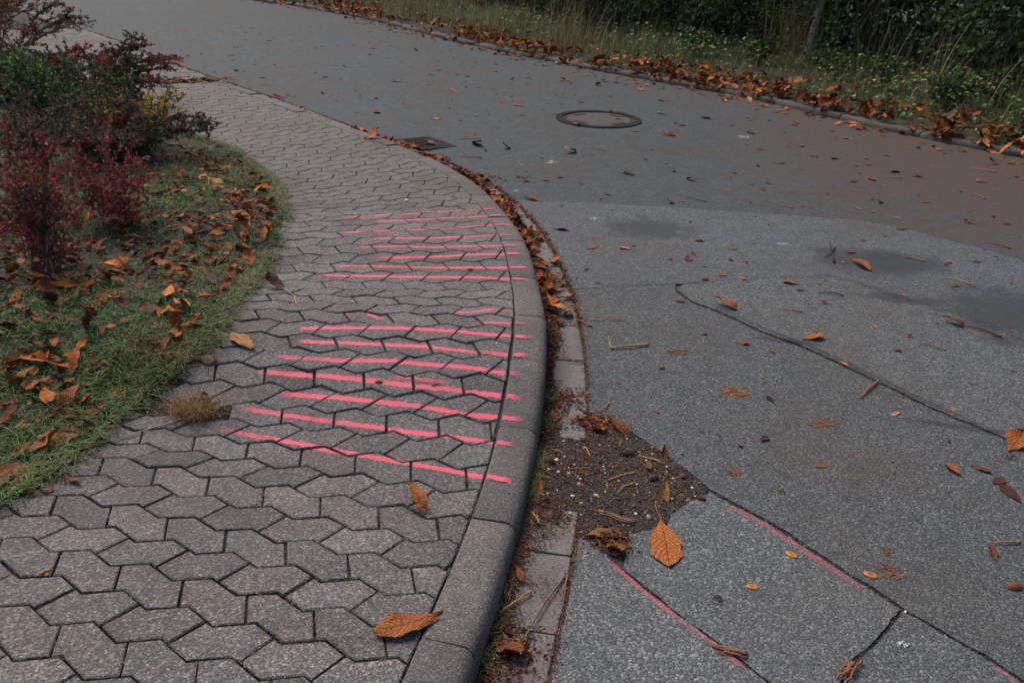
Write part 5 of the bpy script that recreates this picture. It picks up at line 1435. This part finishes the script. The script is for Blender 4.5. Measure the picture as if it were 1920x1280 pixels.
TUFT = [(.24, .17, .08, 3), (.17, .115, .05, 3), (.10, .085, .035, 2), (.30, .23, .12, 1)]
p = hit(362, 775, hp); grass_clump('grass_tuft', 'dead straw coloured grass tuft lying on the broken paving corner', p, 620, .085, .038, [(.30, .18, .065, 3), (.22, .12, .045, 3), (.13, .075, .03, 2), (.36, .25, .12, 1)], 51, 'dry grass tufts by the paving', .0013, 1.3)
p = hit(310, 655, hl); grass_clump('grass_tuft', 'dry matted grass tuft on the lawn edge above the broken corner', p, 520, .10, .10, TUFT, 52, 'dry grass tufts by the paving', .0014, 1.5)
p = hit(165, 285, hl); grass_clump('grass_tuft', 'long pale grass tuft bending over between the two red shrubs', p, 130, .45, .07, TUFT, 53, 'dry grass tufts by the paving', .003, .9)
b = MB()
q = np.random.default_rng(3)
p = hit(384, 762, hp)
me = LEAF[('crumpled', 1, 'brown')]; o = bpy.data.objects.new('fallen_leaf', me); col.objects.link(o); o.location = (p[0], p[1], p[2] + .03); o.scale = (.07,) * 3
tag(o, 'brown crumpled leaf caught in the dead grass tuft on the paving', 'leaf', GP_)

# ---- far verge
r = np.random.default_rng(77)
n = 26000; s = -4 + 34 * r.uniform(0, 1, n) ** 1.5; b = .13 + 2.2 * r.uniform(0, 1, n) ** 1.2; P = FC.pos(s, b)
k = noise2(P[:, 0] * 1.6, P[:, 1] * 1.6, 101); keep = r.uniform(0, 1, n) < .55 + .5 * k; P = P[keep]; b = b[keep]; k = k[keep]; n = len(P)
dry = r.uniform(0, 1, (n, 1)) < np.clip(.38 + .4 * noise2(P[:, 0] * 1.1, P[:, 1] * 1.1, 102), .1, .9)[:, None]
h = np.clip((b - .1) * .32, .03, .34) * r.uniform(.5, 1.4, n)
parts = [blade_cloud(np.c_[P, hv(P[:, 0], P[:, 1]) - .01], h, r.uniform(.002, .0045, n), r.uniform(.2, 1.1, n), np.where(dry, pick([(0.224, 0.169, 0.0768, 3), (0.14, 0.119, 0.0492, 3), (0.309, 0.239, 0.127, 1)], n, r), pick([(0.0768, 0.155, 0.0393, 4), (0.119, 0.183, 0.0492, 3), (0.0562, 0.112, 0.0352, 3)], n, r)), r)]
n = 9000; s = -4 + 30 * r.uniform(0, 1, n) ** 1.4; b = .2 + 1.5 * r.uniform(0, 1, n); P = FC.pos(s, b); keep = noise2(P[:, 0] * 1.3, P[:, 1] * 1.3, 103) > -.12; P = P[keep]; b = b[keep]; n = len(P)
parts.append(leaf_cloud(np.c_[P, hv(P[:, 0], P[:, 1]) + r.uniform(.01, 1, n) * np.clip(b - .1, .05, .6) * .75], rand_dirs(n, r, -.3, .6), r.uniform(.03, .075, n), pick([(0.063, 0.14, 0.0421, 4), (0.112, 0.197, 0.0562, 3), (0.211, 0.239, 0.0562, 1.5), (0.0492, 0.0984, 0.0365, 3), (0.309, 0.183, 0.0562, 0.5)], n, r), r, .75, .2, up=np.tile([0, 0, 1.], (n, 1))))
tag(cloud_obj('verge_undergrowth', parts, M['blade']), kind='stuff')

DRY = [(0.281, 0.211, 0.0984, 3), (0.393, 0.309, 0.169, 2), (0.183, 0.14, 0.0702, 3), (0.14, 0.14, 0.0562, 1.5)]
for u, v, n, H, sp, lab in [(1065, 92, 150, 1.05, .22, 'pale dry grass clump on the verge left of the dark hedge'), (1478, 118, 150, 1.15, .20, 'tall dry grass clump just left of the leaning post'), (1740, 190, 40, 1.0, .14, 'sparse dry stalks on the verge right of the leaning post'), (1660, 172, 34, 1.1, .2, 'few tall grass stalks between the post and the sparse stalks'), (1900, 215, 60, 1.0, .16, 'dry grass clump at the right edge of the verge'), (760, 36, 160, .95, .35, 'farthest dry grass clump on the verge'), (935, 68, 150, .95, .35, 'low dry grass clump in the middle of the verge'), (1180, 108, 90, .7, .28, 'short dry grass at the foot of the hedge'), (850, 50, 120, .85, .35, 'dry grass clump second from the far end of the verge')]:
    grass_clump('dry_grass', lab, hit(u, v, hv), n, H, sp, DRY, 200 + u, 'dry grass clumps on the verge', .0045, .4)

pb_ = hit(1513, 110, hv); dep = (pb_ - CAM) @ FWD
pt = at_depth(1541, -4, dep); dirp = (pt - pb_); dirp /= dirp[2]
post = tag(empty('wooden_post', pb_), 'grey weathered wooden post leaning beside the tall dry grass', 'post')
q = np.random.default_rng(8); n = 14; V = []
zs = np.linspace(-.1, 2.1, n)
for k, z in enumerate(zs):
    c = dirp * z; rad = .062 - .008 * k / n
    for j in range(10):
        a = j / 10 * 6.283; V.append(c + np.array([math.cos(a), math.sin(a), 0]) * rad * (1 + .08 * math.sin(3 * a + k * .3) + q.normal(0, .04)))
F = [[k * 10 + j, k * 10 + (j + 1) % 10, (k + 1) * 10 + (j + 1) % 10, (k + 1) * 10 + j] for k in range(n - 1) for j in range(10)] + [[(n - 1) * 10 + j for j in range(10)]]
link('shaft', mesh('shaft', V, F, smoothed=True), M['wood'], post)

HG = [(0.0342, 0.0652, 0.0279, 5), (0.0544, 0.0931, 0.0342, 4), (0.0776, 0.132, 0.0389, 2), (0.139, 0.186, 0.0466, 0.6)]
HO = [(0.0342, 0.0621, 0.0279, 5), (0.0466, 0.0776, 0.0342, 3), (0.116, 0.132, 0.0389, 1.2), (0.217, 0.155, 0.0466, 0.5)]


def hedge_shrub(s, b, H, R, n, leaf, pal, label, seed, group='shrubs of the roadside hedge', name='hedge_shrub'):
    q = np.random.default_rng(seed); c = FC.pos(s, b); base = np.array([c[0], c[1], hv(*c)])
    root = tag(empty(name, base), label, 'hedge shrub', group)
    m = MB(); PP, DD = [], []
    for k in range(11):
        a = q.uniform(0, 6.28); rr = R * q.uniform(.2, .95); h = H * q.uniform(.55, 1)
        L = bez(np.r_[q.normal(0, .15, 2), -.05], np.array([math.cos(a) * rr * .4, math.sin(a) * rr * .4, h * .6]), np.array([math.cos(a) * rr, math.sin(a) * rr, h]), 9); L[1:] += q.normal(0, .03, (8, 3))
        tv, tf = tube(L, .022, .006, 5); m.add(tv, tf, np.array((.05, .04, .032)) * q.uniform(.7, 1.3))
    m.build('branches', M['twig'], root)
    # leaves in sprays through the outer volume, down to the ground
    ns = n // 14
    d = rand_dirs(ns, q, -1, 1); rad = q.uniform(.55, 1.05, ns) ** .6
    lump = 1 + .22 * np.sin(d[:, 0] * 5 + seed) * np.sin(d[:, 2] * 6 + seed * 2)
    S = d * rad[:, None] * lump[:, None]; S = np.c_[S[:, 0] * R, S[:, 1] * R, H * .5 + S[:, 2] * H * .52]; S[:, 2] = np.maximum(S[:, 2], .12 + q.uniform(0, .15, ns))
    e = S - [0, 0, H * .35]; e = e / (np.linalg.norm(e, axis=1)[:, None] + 1e-9) + rand_dirs(ns, q) * .7; e[:, 2] -= .2
    f = q.uniform(-.5, 1, (ns, 14, 1)); P = S[:, None] + e[:, None] * f * .20 + q.normal(0, .035, (ns, 14, 3)); D = e[:, None] * .7 + rand_dirs(ns * 14, q).reshape(ns, 14, 3)
    P = P.reshape(-1, 3); D = D.reshape(-1, 3); D[:, 2] -= .35; k = len(P)
    spray = np.repeat(pick(pal, ns, q, .25), 14, 0) * (1 + q.normal(0, .15, (k, 1)))
    keep = P[:, 2] > .02; P, D, spray = P[keep], D[keep], spray[keep]
    V, F, C = leaf_cloud(P, D, leaf * q.uniform(.55, 1.35, len(P)), np.clip(spray, .006, .8), q, .6, .2)
    link('crown', mesh('crown', V, F, cols=C), M['green'], root)


LABS = ['hedge shrub at the right edge, darkest of all', 'hedge shrub with large hanging leaves right of the grass stalks', 'hedge shrub behind the sparse stalks right of the post', 'hedge shrub directly behind the leaning post', 'dense green hedge shrub left of the leaning post', 'small leaved hedge shrub left of the dense green one', 'hedge shrub behind the pale dry grass clump', 'olive hedge shrub near the top middle of the picture', 'next hedge shrub farther along the road', 'third hedge shrub from the far end', 'second hedge shrub from the far end', 'hedge shrub at the far end of the verge']
for k, lab in enumerate(LABS):
    s = -1.4 + k * 1.75 + .2 * math.sin(k * 2.1)
    hedge_shrub(s, 3.0 + .2 * math.sin(k * 1.7) + (.55 if k in (3, 4) else .25 if k in (2, 5, 6, 7) else 0) + (.3 if k > 7 else 0), 3.4 + .5 * math.sin(k * 2.9), 1.35, 9800 if k < 9 else 6500, .085 if k in (0, 1, 2) else .06, HO if k in (7, 8, 9) else HG, lab, 400 + k)
for k in range(2):
    hedge_shrub(-3.2 - 2.2 * k, 3.1, 3.6, 1.6, 6000, .08, HG, ['hedge shrub just outside the right edge', 'hedge shrub well outside the right edge'][k], 450 + k)
# the wood behind reads as one dark mass
n = 60000; s = r.uniform(-9, 32, n); b = 4.2 + 7 * r.uniform(0, 1, n) ** 1.3; P = FC.pos(s, b); z = 7.0 * r.uniform(0, 1, n) ** 1.25
parts = [leaf_cloud(np.c_[P, hv(P[:, 0], P[:, 1]) + z], rand_dirs(n, r, -1, .4), r.uniform(.12, .28, n), pick([(.02, .036, .016, 4), (.03, .045, .02, 3), (.05, .05, .02, 1), (.09, .06, .025, .6)], n, r), r, .7, .2)]
n = 26000; s = r.uniform(-9, 32, n); P = FC.pos(s, r.uniform(4.4, 6.6, n))
parts.append(leaf_cloud(np.c_[P, hv(P[:, 0], P[:, 1]) + 2.4 * r.uniform(0, 1, n)], rand_dirs(n, r, -1, .4), r.uniform(.10, .22, n), pick([(.02, .034, .016, 4), (.03, .04, .02, 3), (.05, .04, .022, 1)], n, r), r, .7, .2))
tag(cloud_obj('background_thicket', parts, M['green']), kind='stuff')
# low bramble plants at the foot of the hedge
for k, (u, v, R, lab) in enumerate([(1640, 165, .5, 'bramble plant at the foot of the hedge right of the post'), (1775, 205, .4, 'round leaved low plant above the leaf drift, right of the sparse stalks'), (1420, 120, .45, 'low leafy plant left of the tall dry grass clump'), (1300, 105, .4, 'low green plant at the foot of the dense hedge shrub'), (1870, 200, .45, 'bramble plant by the right edge of the verge'), (1560, 150, .4, 'yellowing bramble plant at the foot of the leaning post')]):
    p = hit(u, v, hv)
    shrub('bramble_plant', lab, 'plant', p, fan(12, .45, R, 500 + k, .9), [(0.042, 0.077, 0.0308, 4), (0.077, 0.119, 0.0392, 3), (.12, .12, .03, 1.5 if k == 5 else .6), (0.252, 0.126, 0.042, 0.4)], (.06, .05, .03), .055, 60, 9, .16, .005, 'low plants on the verge', asp=.8, seed=520 + k)

# ------------------------------------------------------------------ leaves that read alike get their rank from the bottom of the picture
by = {}
for o in list(col.objects):
    if o.name.startswith('fallen_leaf'): by.setdefault((o['group'], o['label']), []).append(o)
ORD = ['', 'second ', 'third ', 'fourth ', 'fifth ', 'sixth ', 'seventh ', 'eighth ', 'ninth ', 'tenth ', 'eleventh ', 'twelfth ', 'thirteenth ', 'fourteenth ', 'fifteenth ', 'sixteenth ', 'seventeenth ', 'eighteenth ', 'nineteenth ', 'twentieth ']
for (gk, lab), os_ in by.items():
    if len(os_) < 2: continue
    os_.sort(key=lambda o: -px_at(o.location)[1])
    for k, o in enumerate(os_):
        o['label'] = ('nearest ' if k == 0 else (ORD[k] + 'nearest ' if k < len(ORD) else 'one of the farther ')) + lab
